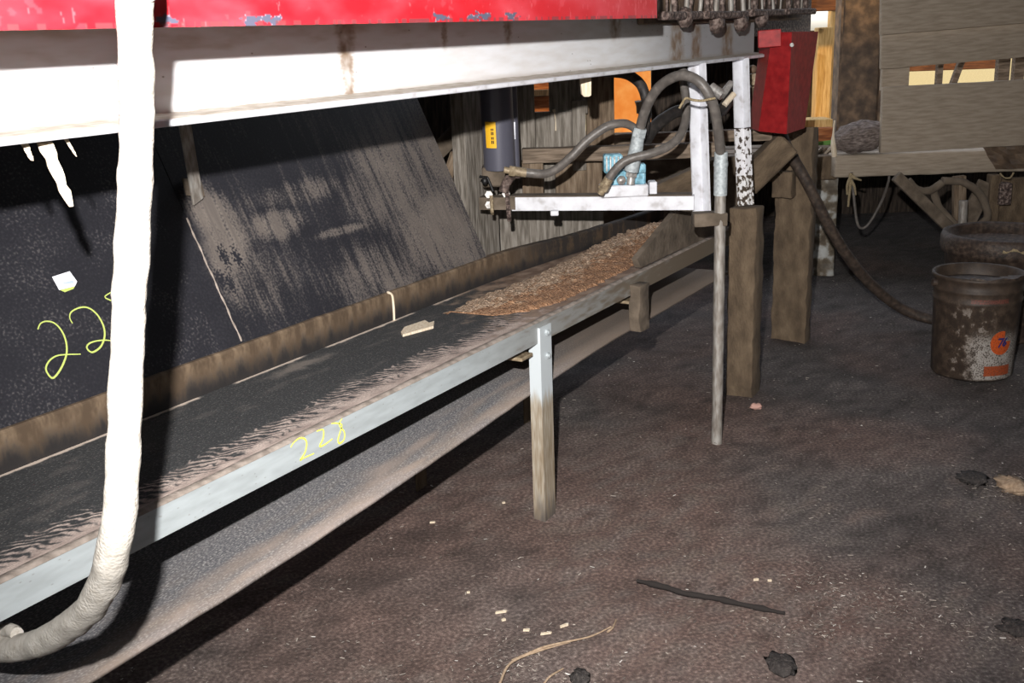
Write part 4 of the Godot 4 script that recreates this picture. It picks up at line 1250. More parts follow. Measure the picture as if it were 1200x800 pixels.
	var pr := mb()   # worn lettering running up the label
	for q in [[-0.024, 0.009], [-0.012, 0.007], [0.0, 0.009], [0.012, 0.006]]:
		for s in [[-0.40, -0.33], [-0.30, -0.24]]:
			quad(pr, f.call(s[0], q[0], 0.0468), f.call(s[1], q[0], 0.0468), f.call(s[1], q[0] + q[1], 0.0468), f.call(s[0], q[0] + q[1], 0.0468), -FH)
	part("print", pr, M.black, lab)
	var wl := mb()
	for h in [0]:
		quad(wl, Vector3(2.705, 0.8575, -1.585), Vector3(2.71, 0.8571, -1.577), Vector3(2.712, 0.81, -1.579), Vector3(2.707, 0.8103, -1.587), -FH)
	part("white_label", wl, M.paper, y)
	settle(y)
	var h := thing("lever_rod", "thin black lever with a round knob above the muddy end of the cross rail", "lever")
	st = mb()
	rod(st, Vector3(2.602, 0.6789, -1.591), Vector3(2.595, 0.7169, -1.604), 0.004, 8)
	rod(st, Vector3(2.595, 0.7169, -1.604), Vector3(2.592, 0.7187, -1.627), 0.004, 8)
	part("rod", st, M.black, h)
	part("knob", blob(Vector3(0.009, 0.011, 0.009), 9, 0.05, 2.0, 8), M.black, h, Transform3D(Basis(), Vector3(2.582, 0.7091, -1.605)))
	st = mb()
	tube(st, smooth([Vector3(2.599, 0.6783, -1.557), Vector3(2.603, 0.7014, -1.55), Vector3(2.603, 0.7229, -1.531), Vector3(2.577, 0.7342, -1.496)], 5), func(_k): return 0.013, 10)
	part("bent_pipe", st, M.rust, h)
	settle(h)

# ---------------------------------------------------------------- timbers behind the conveyor and beside it
func build_timbers() -> void:
	var t := thing("upright_timber", "grey sawn upright timber at the end of the black liner", "timber")
	bar("timber", Vector3(2.752, 0.3807, -1.74) , Vector3(2.749, 1.05, -1.74), 0.17, 0.045, Vector3.BACK, M.grey_board, t, 0.003)
	settle(t)
	var p := thing("plank_partition", "weathered grey planks standing upright behind the hydraulic hoses", "partition")
	for q in [
		[Vector3(3.012, 0.6875, -1.812), Vector3(0.1096, 0.8114, 0.03), M.grey_board, 0], [Vector3(3.071, 0.4834, -1.713), Vector3(0.1332, 0.4121, 0.03), M.grey_board, 0], [Vector3(3.156, 0.4061, -1.609), Vector3(0.1513, 0.2766, 0.03), M.grey_board, 0], [Vector3(2.975, 0.8707, -1.693), Vector3(0.0539, 0.4403, 0.045), M.grey_board, 0],
		[Vector3(3.096, 0.9676, -1.611), Vector3(0.1169, 0.2376, 0.03), M.grey_board, 0], [Vector3(3.063, 0.7691, -1.649), Vector3(0.1184, 0.1795, 0.03), M.grey_board, 0], [Vector3(3.077, 0.7857, -1.566), Vector3(0.0417, 0.211, 0.03), M.galv, 2],
		[Vector3(3.201, 0.8743, -1.554), Vector3(0.0878, 0.4172, 0.03), M.brown_board, 0], [Vector3(3.084, 0.6457, -1.573), Vector3(0.1453, 0.1451, 0.03), M.brown_board, 0]]:
		var o := wpost("plank", q[0], q[1], q[2] if q[3] != 2 else M.grey_board, p, int(q[0].x * 900), 0.002)
	for q in [[Vector3(3.066, 0.739, -1.428), Vector3(0.5814, 0.043, 0.05), M.rail_board], [Vector3(3.424, 0.751, -1.374), Vector3(0.5872, 0.0354, 0.05), M.rail_board]]:
		wpost("rail", q[0], q[1], q[2], p, int(q[0].x * 900), 0.003)
	wpost("block", Vector3(2.95, 0.6664, -1.662), Vector3(0.0645, 0.1157, 0.05), M.brown_board, p, 44, 0.003)
	var dr := mb()
	tube(dr, PackedVector3Array([Vector3(3.056, 0.8661, -1.64), Vector3(3.058, 0.8351, -1.636), Vector3(3.056, 0.8017, -1.635)]), func(k): return 0.0055 * (1.0 - 0.5 * k), 6)
	part("white_drip", dr, M.wood_pale, p)
	settle(p)
	var q2 := thing("dark_boarding", "dark boards in the gap between the orange board and the red chute", "boards")
	for q in [[Vector3(4.028, 0.8813, -1.669), Vector3(0.1229, 0.3785, 0.03), M.dark_plank], [Vector3(4.291, 0.8737, -1.619), Vector3(0.1827, 0.4454, 0.03), M.dark_plank], [Vector3(4.337, 0.8616, -1.442), Vector3(0.201, 0.4576, 0.03), M.dark_plank], [Vector3(6.193, 0.8093, -1.746), Vector3(0.1072, 0.481, 0.03), M.dark_plank], [Vector3(3.857, 0.5096, -1.574), Vector3(0.5692, 0.2404, 0.04), M.mud_board]]:
		wpost("board", q[0], q[1], q[2], q2, int(q[0].x * 700), 0.002)
	settle(q2)
	var ob := thing("orange_board", "bright orange sunlit board standing outside behind the curling black hose", "board")
	wbox("board", Vector3(5.791, 0.7711, -2.617), Vector3(0.2274, 0.4948, 0.03), M.orange, ob, 0.003, 0.0, 0.06)
	wbox("stake", Vector3(6.003, 0.2116, -2.475), Vector3(0.1478, 1.132, 0.05), M.brown_board, ob)
	settle(ob)
	var os := thing("orange_strip", "narrow orange-brown sunlit board with a dark crossbar seen in the slit between the grey planks", "board")
	wbox("strip", Vector3(5.625, 0.4841, -3.092), Vector3(0.1143, 1.008, 0.03), M.redwood, os, 0.003)
	wbox("crossbar", Vector3(5.587, 0.7622, -3.078), Vector3(0.153, 0.0374, 0.03), M.dark_plank, os, 0.003)
	settle(os)
	# brace and blocks around the end of the white frame
	var b := thing("slanting_timber", "mud-brown timber slanting up under the red chute behind the flaking upright", "timber")
	bar("timber", Vector3(3.507, 0.5939, -1.185), Vector3(3.577, 0.727, -1.068), 0.085, 0.08, -FH, M.mud, b, 0.006)
	settle(b)
	var b2 := thing("slanting_timber", "muddy timber lying behind the conduit beneath the white cross rail", "timber")
	bar("timber", Vector3(3.411, 0.5154, -1.542), Vector3(3.566, 0.6395, -1.282), 0.08, 0.07, -FH, M.mud, b2, 0.006)
	settle(b2)
	# muddy posts standing on the floor
	var ps := thing("mud_post", "square mud-caked post under the flaking white upright", "post", "")
	var pa := Vector3(3.153, 0, -1.036)
	part("post", rough_box(Vector3(0.078, 0.60, 0.084), 0.007, 14.0, 91, 0.02, 0.12), M.mud, ps, Transform3D(Basis(Vector3.UP, 0.0), Vector3(pa.x + 0.035, 0.275, pa.z - 0.03)))
	settle(ps)
	var pb := thing("mud_post", "wider mud-caked post standing below the red chute where the black hose starts", "post", "")
	var pq := Vector3(3.817, 0, -1.101)
	part("post", rough_box(Vector3(0.07, 0.78, 0.125), 0.008, 12.0, 92, 0.02, 0.1), M.mud, pb, Transform3D(Basis(Vector3.UP, 0.0), Vector3(pq.x + 0.03, 0.36, pq.z - 0.01)))
	part("cap_block", rough_box(Vector3(0.075, 0.09, 0.07), 0.004, 16.0, 93, 0.015, 0.1), M.mud, pb, Transform3D(Basis(), Vector3(pq.x - 0.02, 0.56, pq.z - 0.035)))
	settle(pb)
	var pc := thing("concrete_pier", "pale whitewashed pier under the deck beam behind the wider mud post", "pier")
	wpost("pier", Vector3(4.964, 0.2303, -1.338), Vector3(0.1501, 0.5005, 0.14), M.concrete, pc, 94, 0.006)
	settle(pc)
	# red chute at the end of the beam
	var r := thing("red_chute", "dark red sheet-metal chute tapering down at the end of the steel beam", "chute")
	var top := [Vector3(3.214, 1.069, -1.06), Vector3(3.574, 1.07, -1.06), Vector3(3.868, 1.068, -1.06)]
	var B := Vector3(3.322, 1.07, -0.9878)
	var C2 := Vector3(3.622, 1.067, -0.9925)
	var B2 := Vector3(3.329, 0.7756, -0.9953)
	var C3 := Vector3(3.566, 0.7723, -1.009)
	var T0 := Vector3(3.361, 1.071, -1.059)
	var A2 := B2 + (T0 - B) * 1.5
	var st := mb()
	var back := FH * 0.14
	quad(st, T0, B, B2, A2, -FH - RH)
	quad(st, B, C2, C3, B2, -FH + RH)
	quad(st, T0 + back, C2 + back, C3 + back, A2 + back, FH)
	quad(st, T0, A2, A2 + back, T0 + back, -RH)
	quad(st, C2, C3, C3 + back, C2 + back, RH)
	quad(st, A2, B2, C3, A2 + back, Vector3.DOWN)
	tri(st, C3, C3 + back, A2 + back, Vector3.DOWN)
	part("body", st, M.maroon, r)
	bar("arm", Vector3(3.32, 1.053, -1.089), Vector3(3.345, 1.056, -1.027), 0.05, 0.03, -FH, M.maroon, r, 0.002)
	st = mb()
	rod(st, B + (B2 - B) * 0.12 - FH * 0.002, B + (B2 - B) * 0.12 - FH * 0.008, 0.006, 10)
	part("rivet", st, M.steel, r)
	settle(r)

# ---------------------------------------------------------------- deck
func build_deck() -> void:
	var t := thing("deck_beam", "long dusty timber beam along the edge of the raised deck", "beam")
	wpost("beam", Vector3(5.244, 0.4912, -0.6914), Vector3(1.334, 0.0954, 0.12), M.dust_board, t, 101, 0.004)
	wpost("joint_beam", Vector3(4.883, 0.4785, -1.396), Vector3(0.3064, 0.1041, 0.1), M.mud, t, 102, 0.005)
	settle(t)
	var dk := thing("deck_floor", "planked floor of the raised deck behind the dusty beam", "deck")
	var k := 0
	var dd := 4.93
	while dd < 6.45:
		var st := mb()
		box(st, Transform3D(), Vector3(3.4, 0.03, 0.15), 0.003)
		part("plank", st, M.rail_board if k % 2 else M.mud_board, dk, Transform3D(WB, W(2.05, 0.515 + 0.003 * (k % 3), dd + 0.078)))
		dd += 0.157
		k += 1
	for a in [0.5, 1.6, 2.7, 3.6]:
		wbox("joist", W(a, 0.46, 5.7), Vector3(0.06, 0.08, 1.5), M.dark_plank, dk)
		wbox("prop", W(a, 0.2, 6.35), Vector3(0.1, 0.46, 0.1), M.dark_plank, dk)
	settle(dk)
	# boards nailed across above the deck
	for q in [
		[Vector3(5.157, 1.264, -0.6323), Vector3(1.068, 0.4077, 0.03), "topmost wide grey-brown board of the deck wall above the other two", 0.05],
		[Vector3(5.223, 0.9925, -0.6181), Vector3(1.097, 0.1418, 0.03), "middle grey-brown deck wall board, just above the bright slot", 0.05],
		[Vector3(5.182, 0.6969, -0.5894), Vector3(1.104, 0.2728, 0.03), "lowest wide grey-brown deck wall board, standing on the dusty beam", 0.02]]:
		var b := thing("deck_board", q[2], "board", "boards of the deck wall")

		wpost("board", q[0], q[1], M.dust_board, b, int(q[0].y * 500), 0.0025, 0.0, q[3])
		settle(b)
	var cl := thing("deck_batten", "short upright batten at the end of the bright slot between the boards", "batten")
	wbox("batten", Vector3(5.028, 0.8728, -1.044), Vector3(0.1166, 0.1417, 0.03), M.dust_board, cl, 0.003)
	settle(cl)
	for q in [
		[Vector3(5.505, 0.7686, -0.9465), Vector3(0.0275, 0.434, 0.03), "thin upright stick seen through the bright slot between the boards", 0.0],
		[Vector3(5.641, 0.7661, -0.9132), Vector3(0.0281, 0.4305, 0.03), "leaning stick seen through the bright slot between the boards", -0.3],
		[Vector3(5.659, 0.7645, -0.6976), Vector3(0.0551, 0.4227, 0.04), "pale stub seen through the slot, first of two", 0.0],
		[Vector3(5.75, 0.7588, -0.6427), Vector3(0.0477, 0.4269, 0.04), "pale stub seen through the slot, farther along than the first", 0.0]]:
		var s := thing("stick", q[2], "stick", "")
		wbox("stick", q[0], q[1], M.rail_board, s, 0.003, 0.0, q[3])
		settle(s)
	var bk := thing("far_board", "brown board across the top of the bright slot outside", "board")
	wbox("board", Vector3(7.877, 0.8347, -1.282), Vector3(0.611, 0.1454, 0.05), M.far_wood, bk)
	wbox("post", Vector3(7.715, 0.436, -1.583), Vector3(0.0665, 0.912, 0.08), M.far_wood, bk)
	settle(bk)
	# steel H post
	var h := thing("steel_post", "dark rusty H-shaped steel post rising from the log on the deck", "post")
	var cs := [Vector3(5.654, 1.082, -1.351), Vector3(0.2165, 1.123, 0.1)]
	var c: Vector3 = cs[0]
	var sz: Vector3 = cs[1]
	wbox("web", c + FH * -0.02, Vector3(sz.x * 0.86, sz.y, 0.012), M.dark_steel, h, 0.001)
	wbox("flange", c - RH * sz.x * 0.46, Vector3(0.012, sz.y, 0.1), M.dark_steel, h, 0.001)
	wbox("flange", c + RH * sz.x * 0.46, Vector3(0.012, sz.y, 0.1), M.dark_steel, h, 0.001)
	settle(h)
	# sunlit posts outside
	for q in [[Vector3(6.062, 0.7614, -1.633), Vector3(0.0769, 0.6091, 0.09), "sunlit golden timber post beside the red chute, the wider one", 0.0], [Vector3(6.184, 0.9927, -1.614), Vector3(0.0455, 1.098, 0.08), "narrow sunlit golden post touching the dark steel post", 0.0]]:
		var s := thing("timber_post", q[2], "post", "")
		wpost("post", q[0], q[1], M.gold_wood, s, int(q[0].x * 90), 0.002)
		settle(s)
	var lb := thing("lintel_board", "dark brown board crossing above the blown-out gap of daylight", "board")
	wbox("board", Vector3(5.932, 1.297, -1.617), Vector3(0.1736, 0.3014, 0.05), M.far_wood, lb)
	settle(lb)
	# log chunk on the beam
	var lg := blob(Vector3(0.125, 0.066, 0.075), 103, 0.22, 1.6, 18)
	var lt := thing("log_chunk", "stubby grey log chunk lying on the deck beam under the steel post", "log")
	part("log", lg, M.log, lt, Transform3D(WB * Basis(Vector3.BACK, 0.12), Vector3(4.948, 0.612, -1.15)))
	settle(lt)
	var lw := thing("deck_lumber", "reddish boards lying on the deck under the golden posts", "boards")
	wbox("board", Vector3(5.324, 0.637, -1.467), Vector3(0.1438, 0.0393, 0.15), M.gold_wood, lw)
	wbox("board", Vector3(5.297, 0.5905, -1.462), Vector3(0.1467, 0.0626, 0.2), M.redwood, lw)
	settle(lw)
	var gs := thing("green_strip", "thin green strip lying on the deck above the ribbed mat", "strip")
	bar("strip", Vector3(5.168, 0.5386, -1.483), Vector3(5.249, 0.5567, -1.347), 0.02, 0.01, -FH, M.green, gs)
	settle(gs)
	var rb := thing("ribbed_mat", "ribbed grey mat end on the deck below the green strip", "mat")
	for i in 7:
		var w := (Vector3(4.928, 0.535, -1.398)).lerp(Vector3(4.992, 0.542, -1.29), i / 6.0)
		bar("rib", w - RH * 0.012 - Vector3(0, 0.012, 0), w + RH * 0.02 + Vector3(0, 0.018, 0), 0.01, 0.02, -FH, M.dust_board if i % 2 else M.mud, rb, 0.002)
	wbox("sheet", Vector3(5.033, 0.5351, -1.378), Vector3(0.1488, 0.0416, 0.1), M.mud, rb)
	settle(rb)
	var sw := thing("hanging_lath", "pale pointed wooden slat hanging at the joint of the deck beam", "slat")
	var st := mb()
	tube(st, smooth([Vector3(4.805, 0.692, -1.233), Vector3(4.804, 0.6529, -1.235), Vector3(4.804, 0.6027, -1.235), Vector3(4.819, 0.54, -1.23)], 4), func(k): return 0.004 + 0.008 * ss(0.4, 0.8, k), 8)
	part("slat", st, M.wood_pale, sw)
	settle(sw)
	var cb := thing("deck_cable", "thin grey cable looping below the deck beam", "cable")
	st = mb()
	tube(st, smooth([Vector3(4.868, 0.4669, -1.167), Vector3(4.874, 0.382, -1.157), Vector3(4.884, 0.2585, -1.139), Vector3(4.895, 0.224, -1.121), Vector3(4.912, 0.2416, -1.093), Vector3(4.956, 0.3263, -1.057), Vector3(5.022, 0.4073, -1.044), Vector3(5.034, 0.4469, -1.045)], 6), func(_k): return 0.006, 8)
	part("cable", st, M.rubber, cb)
	settle(cb)
	var rp := thing("frayed_rope", "frayed pale rope knotted under the deck beam", "rope")
	for q in [[Vector3(4.846, 0.4661, -1.165), Vector3(4.835, 0.4053, -1.163), Vector3(4.833, 0.3245, -1.166)], [Vector3(4.848, 0.455, -1.161), Vector3(4.837, 0.4461, -1.14), Vector3(4.859, 0.4367, -1.123)], [Vector3(4.841, 0.4338, -1.162), Vector3(4.834, 0.4135, -1.145), Vector3(4.849, 0.375, -1.14)], [Vector3(4.836, 0.4491, -1.162), Vector3(4.829, 0.4204, -1.173), Vector3(4.835, 0.3756, -1.173)]]:
		st = mb()
		tube(st, smooth(q, 5), func(k): return 0.009 * (1.0 - 0.6 * k), 7, 0.003, 4)
		part("strand", st, M.rope, rp)
	settle(rp)
	var fl := thing("scrap_sheet", "crumpled dark sheet scrap draped over the deck beam", "scrap")
	st = mb()
	var e := [Vector3(5.141, 0.5792, -0.7071), Vector3(5.251, 0.5899, -0.5228), Vector3(5.263, 0.4581, -0.513), Vector3(5.189, 0.4594, -0.6364)]
	for i in 6:
		for j in 6:
			var cc := []
			for kk in [[0, 0], [1, 0], [1, 1], [0, 1]]:
				var u: float = (i + kk[0]) / 6.0
				var v: float = (j + kk[1]) / 6.0
				var pp: Vector3 = e[0].lerp(e[1], u).lerp(e[3].lerp(e[2], u), v)
				cc.append(pp - FH * (0.012 + 0.012 * sin(u * 9.0 + v * 4.0) * sin(v * 7.0)))
			quad(st, cc[0], cc[1], cc[2], cc[3], -FH)
	part("sheet", st, M.dark_steel, fl)
	settle(fl)
	# scrap iron under the deck
	var s2 := thing("scrap_iron", "rusty frame with curved bars and a diagonal brace under the deck", "frame")
	bar("brace", Vector3(4.675, 0.4839, -0.9428), Vector3(4.801, 0.2514, -0.7317), 0.045, 0.03, -FH, M.mud_board, s2, 0.003)
	for q in [[Vector3(4.753, 0.4543, -0.91), Vector3(4.776, 0.4177, -0.8717), Vector3(4.801, 0.4125, -0.8292), Vector3(4.825, 0.4424, -0.7887)], [Vector3(4.819, 0.4105, -0.8188), Vector3(4.834, 0.3387, -0.7933), Vector3(4.875, 0.2537, -0.724)], [Vector3(4.857, 0.4452, -0.7943), Vector3(4.904, 0.4349, -0.7147), Vector3(4.943, 0.3756, -0.6499), Vector3(4.959, 0.2852, -0.6223), Vector3(4.93, 0.2477, -0.6718)]]:
		st = mb()
		tube(st, smooth(q, 6), func(_k): return 0.016, 10, 0.004, 6)
		part("curved_bar", st, M.mud_board, s2)
	bar("upright", Vector3(4.922, 0.2388, -0.7237), Vector3(4.913, 0.4611, -0.738), 0.05, 0.03, -FH, M.brown_board, s2)
	wbox("plate", Vector3(4.988, 0.3441, -0.6713), Vector3(0.0718, 0.1801, 0.02), M.mud_board, s2, 0.003, 0.0, -0.4)
	st = mb()
	rod(st, Vector3(4.768, 0.2804, -0.6891), Vector3(4.766, 0.3814, -0.6927), 0.017, 16)
	part("pipe_stub", st, M.conduit, s2)
	wbox("clamp_block", Vector3(5.015, 0.3573, -0.6155), Vector3(0.0429, 0.2042, 0.05), M.mud, s2)
	wbox("clamp_block", Vector3(5.021, 0.3808, -0.5773), Vector3(0.0498, 0.089, 0.06), M.rust, s2)
	wbox("panel", Vector3(5.168, 0.31, -0.4967), Vector3(0.2551, 0.2452, 0.03), M.mud, s2)
	st = mb()
	tube(st, smooth([Vector3(4.946, 0.4727, -0.5858), Vector3(4.956, 0.4545, -0.5694), Vector3(4.968, 0.4537, -0.5483), Vector3(4.974, 0.4742, -0.5378)], 5), func(_k): return 0.0035, 6)
	part("wire_loop", st, M.rope, s2)
	for a in [Vector3(4.926, 0.2312, -0.7171), Vector3(5.024, 0.2513, -0.5918)]:
		bar("foot", Vector3(a.x, -0.01, a.z), a, 0.05, 0.05, -FH, M.dark_plank, s2)
	settle(s2)
	# black hose down to the floor
	hose("floor_hose", "thick dark hose sagging from below the red chute to the pail", [Vector3(3.742, 0.755, -1.143), Vector3(3.714, 0.7013, -1.112), Vector3(3.734, 0.6343, -1.078), Vector3(3.759, 0.549, -1.035), Vector3(3.812, 0.4262, -0.9862), Vector3(3.888, 0.3078, -0.9359), Vector3(3.992, 0.1927, -0.878), Vector3(4.097, 0.0911, -0.7993), Vector3(4.136, 0.0452, -0.7143), Vector3(4.135, 0.0359, -0.6189)], 0.019, M.rubber_brown)

# ---------------------------------------------------------------- pails
func build_pails() -> void:
	var c := Vector3(3.567, 0, -0.4086) + FH * 0.125
	var S := 0.885
	var t := thing("pail", "open dirty pail with torn white label, orange ball sign and orange bar", "pail")
	var n1 := noise(111, 0.02, 4)
	var n2 := noise(112, 0.12, 3)
	var P := Basis(FH, Vector3.UP, RH)
	var segs := [[Vector2(-16, 13), Vector2(3, 13)], [Vector2(3, 13), Vector2(-9, -15)], [Vector2(18, 13), Vector2(9, 4)], [Vector2(9, 4), Vector2(6, -8)], [Vector2(6, -8), Vector2(13, -14)], [Vector2(13, -14), Vector2(19, -7)], [Vector2(19, -7), Vector2(13, -1)], [Vector2(13, -1), Vector2(7, -5)]]
	var pm_fn := func(x: int, y: int):
		var hgt: float = 0.38 * (1.0 - y / 400.0)
		var deg: float = (x / 1024.0 - 0.5) * 360.0
		var f: float = n1.get_noise_2d(x, y)
		var g: float = n2.get_noise_2d(x, y)
		var col := c8(54, 44, 37).lerp(c8(86, 72, 60), clampf(0.4 + f + 0.4 * g, 0, 1))
		# white paper, peppered with grime
		var paper := ss(-38.0, -18.0, deg + 14.0 * f) * ss(62.0, 44.0, deg + 10.0 * f) * ss(0.20, 0.14, hgt + 0.03 * f) * ss(0.0, 0.012, hgt)
		paper = maxf(paper, ss(0.16, 0.34, f) * ss(-62.0, -45.0, deg) * ss(10.0, -12.0, deg) * ss(0.3, 0.24, hgt) * 0.6)
		if g + 0.3 * f < -0.12: paper *= 0.25
		col = col.lerp(c8(204, 202, 198).lerp(c8(160, 152, 144), clampf(0.5 + g, 0, 1)), paper)
		var lx := (deg - 16.0) * 0.0026
		var ly := hgt - 0.142
		var rr := Vector2(lx, ly).length()
		if rr < 0.043 and not (lx > 0.012 and ly > 0.004) and g > -0.5:
			col = c8(214, 92, 38).lerp(c8(120, 66, 40), clampf(0.1 + g * 0.9, 0, 1))
		var mmq := Vector2((lx - 0.002) * 1000.0 - (ly * 1000.0) * 0.18, ly * 1000.0 - 2.0)
		for s in segs:
			var ab: Vector2 = s[1] - s[0]
			var tt: float = clampf((mmq - s[0]).dot(ab) / ab.length_squared(), 0, 1)
			if (mmq - s[0] - ab * tt).length() < 3.4: col = c8(38, 46, 112)
		if deg > -6.0 and deg < 36.0 and hgt > 0.022 and hgt < 0.058 and g > -0.42:
			col = c8(184, 84, 44).lerp(c8(104, 58, 38), clampf(0.2 + g, 0, 1))
		if hgt > 0.285 and hgt < 0.30 and deg > -30.0 and deg < 20.0: col = col.lerp(c8(150, 66, 54), 0.45 + 0.5 * g)
		col = col.lerp(c8(58, 48, 40), ss(0.24, 0.34, hgt) * 0.4)
		return col
	var pm := painted(1024, 400, pm_fn, 0.6)
	var st := mb()
	lathe(st, [Vector2(0.001, 0.0), Vector2(0.132, 0.0), Vector2(0.139, 0.008), Vector2(0.147, 0.27), Vector2(0.151, 0.275), Vector2(0.151, 0.283), Vector2(0.148, 0.287), Vector2(0.149, 0.31), Vector2(0.153, 0.314), Vector2(0.153, 0.322), Vector2(0.149, 0.326), Vector2(0.150, 0.352), Vector2(0.156, 0.356), Vector2(0.157, 0.364), Vector2(0.153, 0.37), Vector2(0.146, 0.366), Vector2(0.143, 0.30), Vector2(0.13, 0.012), Vector2(0.001, 0.012)], Transform3D(P.scaled(Vector3.ONE * S), c), 56, 0.38, 0.006)
	part("shell", st, pm, t)
	st = mb()
	lathe(st, [Vector2(0.001, 0.335), Vector2(0.08, 0.333), Vector2(0.1445, 0.327)], Transform3D(P.scaled(Vector3.ONE * S), c), 32, 0.0, 0.01)
	part("contents", st, M.pail, t).set_meta("label", "dark sludge filling the pail")
	for sd in [-1.0, 1.0]:
		st = mb()
		rod(st, c + P * S * Vector3(0.0, 0.335, sd * 0.148), c + P * S * Vector3(0.0, 0.335, sd * 0.163), 0.012, 12)
		part("handle_ear", st, M.pail, t)
	settle(t)
	# torn lid flap on the rim
	var fl := thing("torn_lid", "torn pale-edged lid piece stuck on the rim of the labelled pail", "lid")
	st = mb()
	var rim := []
	for i in 9:
		var a := lerpf(deg_to_rad(132), deg_to_rad(212), i / 8.0)
		rim.append([c + P * S * Vector3(0.157 * cos(a), 0.373 + 0.004 * sin(i * 1.9), 0.157 * sin(a)), c + P * S * Vector3((0.10 + 0.012 * sin(i * 2.1)) * cos(a), 0.366, (0.10 + 0.012 * sin(i * 2.1)) * sin(a))])
	for i in 8:
		quad(st, rim[i][0], rim[i + 1][0], rim[i + 1][1], rim[i][1], Vector3.UP)
		quad(st, rim[i][0] + Vector3(0, -0.006, 0), rim[i + 1][0] + Vector3(0, -0.006, 0), rim[i + 1][1] + Vector3(0, -0.004, 0), rim[i][1] + Vector3(0, -0.004, 0), Vector3.DOWN)
		quad(st, rim[i][0], rim[i + 1][0], rim[i + 1][0] + Vector3(0, -0.006, 0), rim[i][0] + Vector3(0, -0.006, 0), rim[i][0] - c)
		quad(st, rim[i][1], rim[i + 1][1], rim[i + 1][1] + Vector3(0, -0.004, 0), rim[i][1] + Vector3(0, -0.004, 0), c - rim[i][1])
	part("lid_piece", st, M.pail, fl)
	settle(fl)
	# larger tub behind
	var b := Vector3(4.141, 0.3379, -0.4335)
	var H := b.y + 0.03
	var c2 := Vector3(b.x, 0.0, b.z) + FH * 0.06
	var tb := thing("tub", "larger dark grimy tub with a thick rim behind the labelled pail", "tub")
	st = mb()
	lathe(st, [Vector2(0.001, 0.0), Vector2(0.17, 0.0), Vector2(0.178, 0.01), Vector2(0.197, H - 0.075), Vector2(0.208, H - 0.07), Vector2(0.214, H - 0.055), Vector2(0.213, H - 0.02), Vector2(0.206, H - 0.004), Vector2(0.198, H), Vector2(0.19, H - 0.008), Vector2(0.186, H - 0.04), Vector2(0.001, H - 0.045)], Transform3D(P, c2), 48, 0.0, 0.008)
	part("shell", st, M.pail, tb)
	st = mb()
	var lip := PackedVector3Array()
	for i in 20:
		var a := lerpf(deg_to_rad(150), deg_to_rad(205), i / 19.0)
		lip.append(c2 + P * Vector3(0.2135 * cos(a), H - 0.032 + 0.005 * sin(i * 1.3), 0.2135 * sin(a)))
	tube(st, lip, func(k): return 0.004 + 0.003 * sin(k * 40.0), 6)
	part("dried_paint", st, M.rope, tb).set_meta("label", "pale dried smear on the rim")
	settle(tb)

# ---------------------------------------------------------------- white hose close to the camera
func build_white_hose() -> void:
	var t := thing("white_hose", "thick chalky white hose hanging before the beam and curling onto the lower belt", "hose")
	var st := mb()
	tube(st, smooth([Vector3(0.79, 2.64, -0.80), Vector3(0.78, 1.9, -0.83), Vector3(0.7706, 1.23, -0.847), Vector3(0.7696, 1.141, -0.8608), Vector3(0.7772, 1.053, -0.8815), Vector3(0.7789, 0.9774, -0.8982), Vector3(0.764, 0.8741, -0.9075), Vector3(0.7334, 0.7645, -0.899), Vector3(0.701, 0.6756, -0.8846), Vector3(0.6888, 0.613, -0.8912), Vector3(0.7034, 0.5345, -0.9457), Vector3(0.7256, 0.4619, -1.031), Vector3(0.7437, 0.3992, -1.129), Vector3(0.7543, 0.3564, -1.23), Vector3(0.7567, 0.3279, -1.352), Vector3(0.7371, 0.318, -1.502)], 10), func(_k): return 0.0172, 20, 0.003, 12)
	part("hose", st, M.white_hose, t)
	# lumps of dried pulp on its outside
	st = mb()
	var tail := smooth([Vector3(0.7531, 0.39, -1.189), Vector3(0.7583, 0.3845, -1.218), Vector3(0.7582, 0.3675, -1.25), Vector3(0.7498, 0.3553, -1.298)], 4)
	tube(st, tail, func(k): return 0.008 + 0.006 * k, 10, 0.003, 14)
	part("peeled_flap", st, M.white_hose, t)
	settle(t)

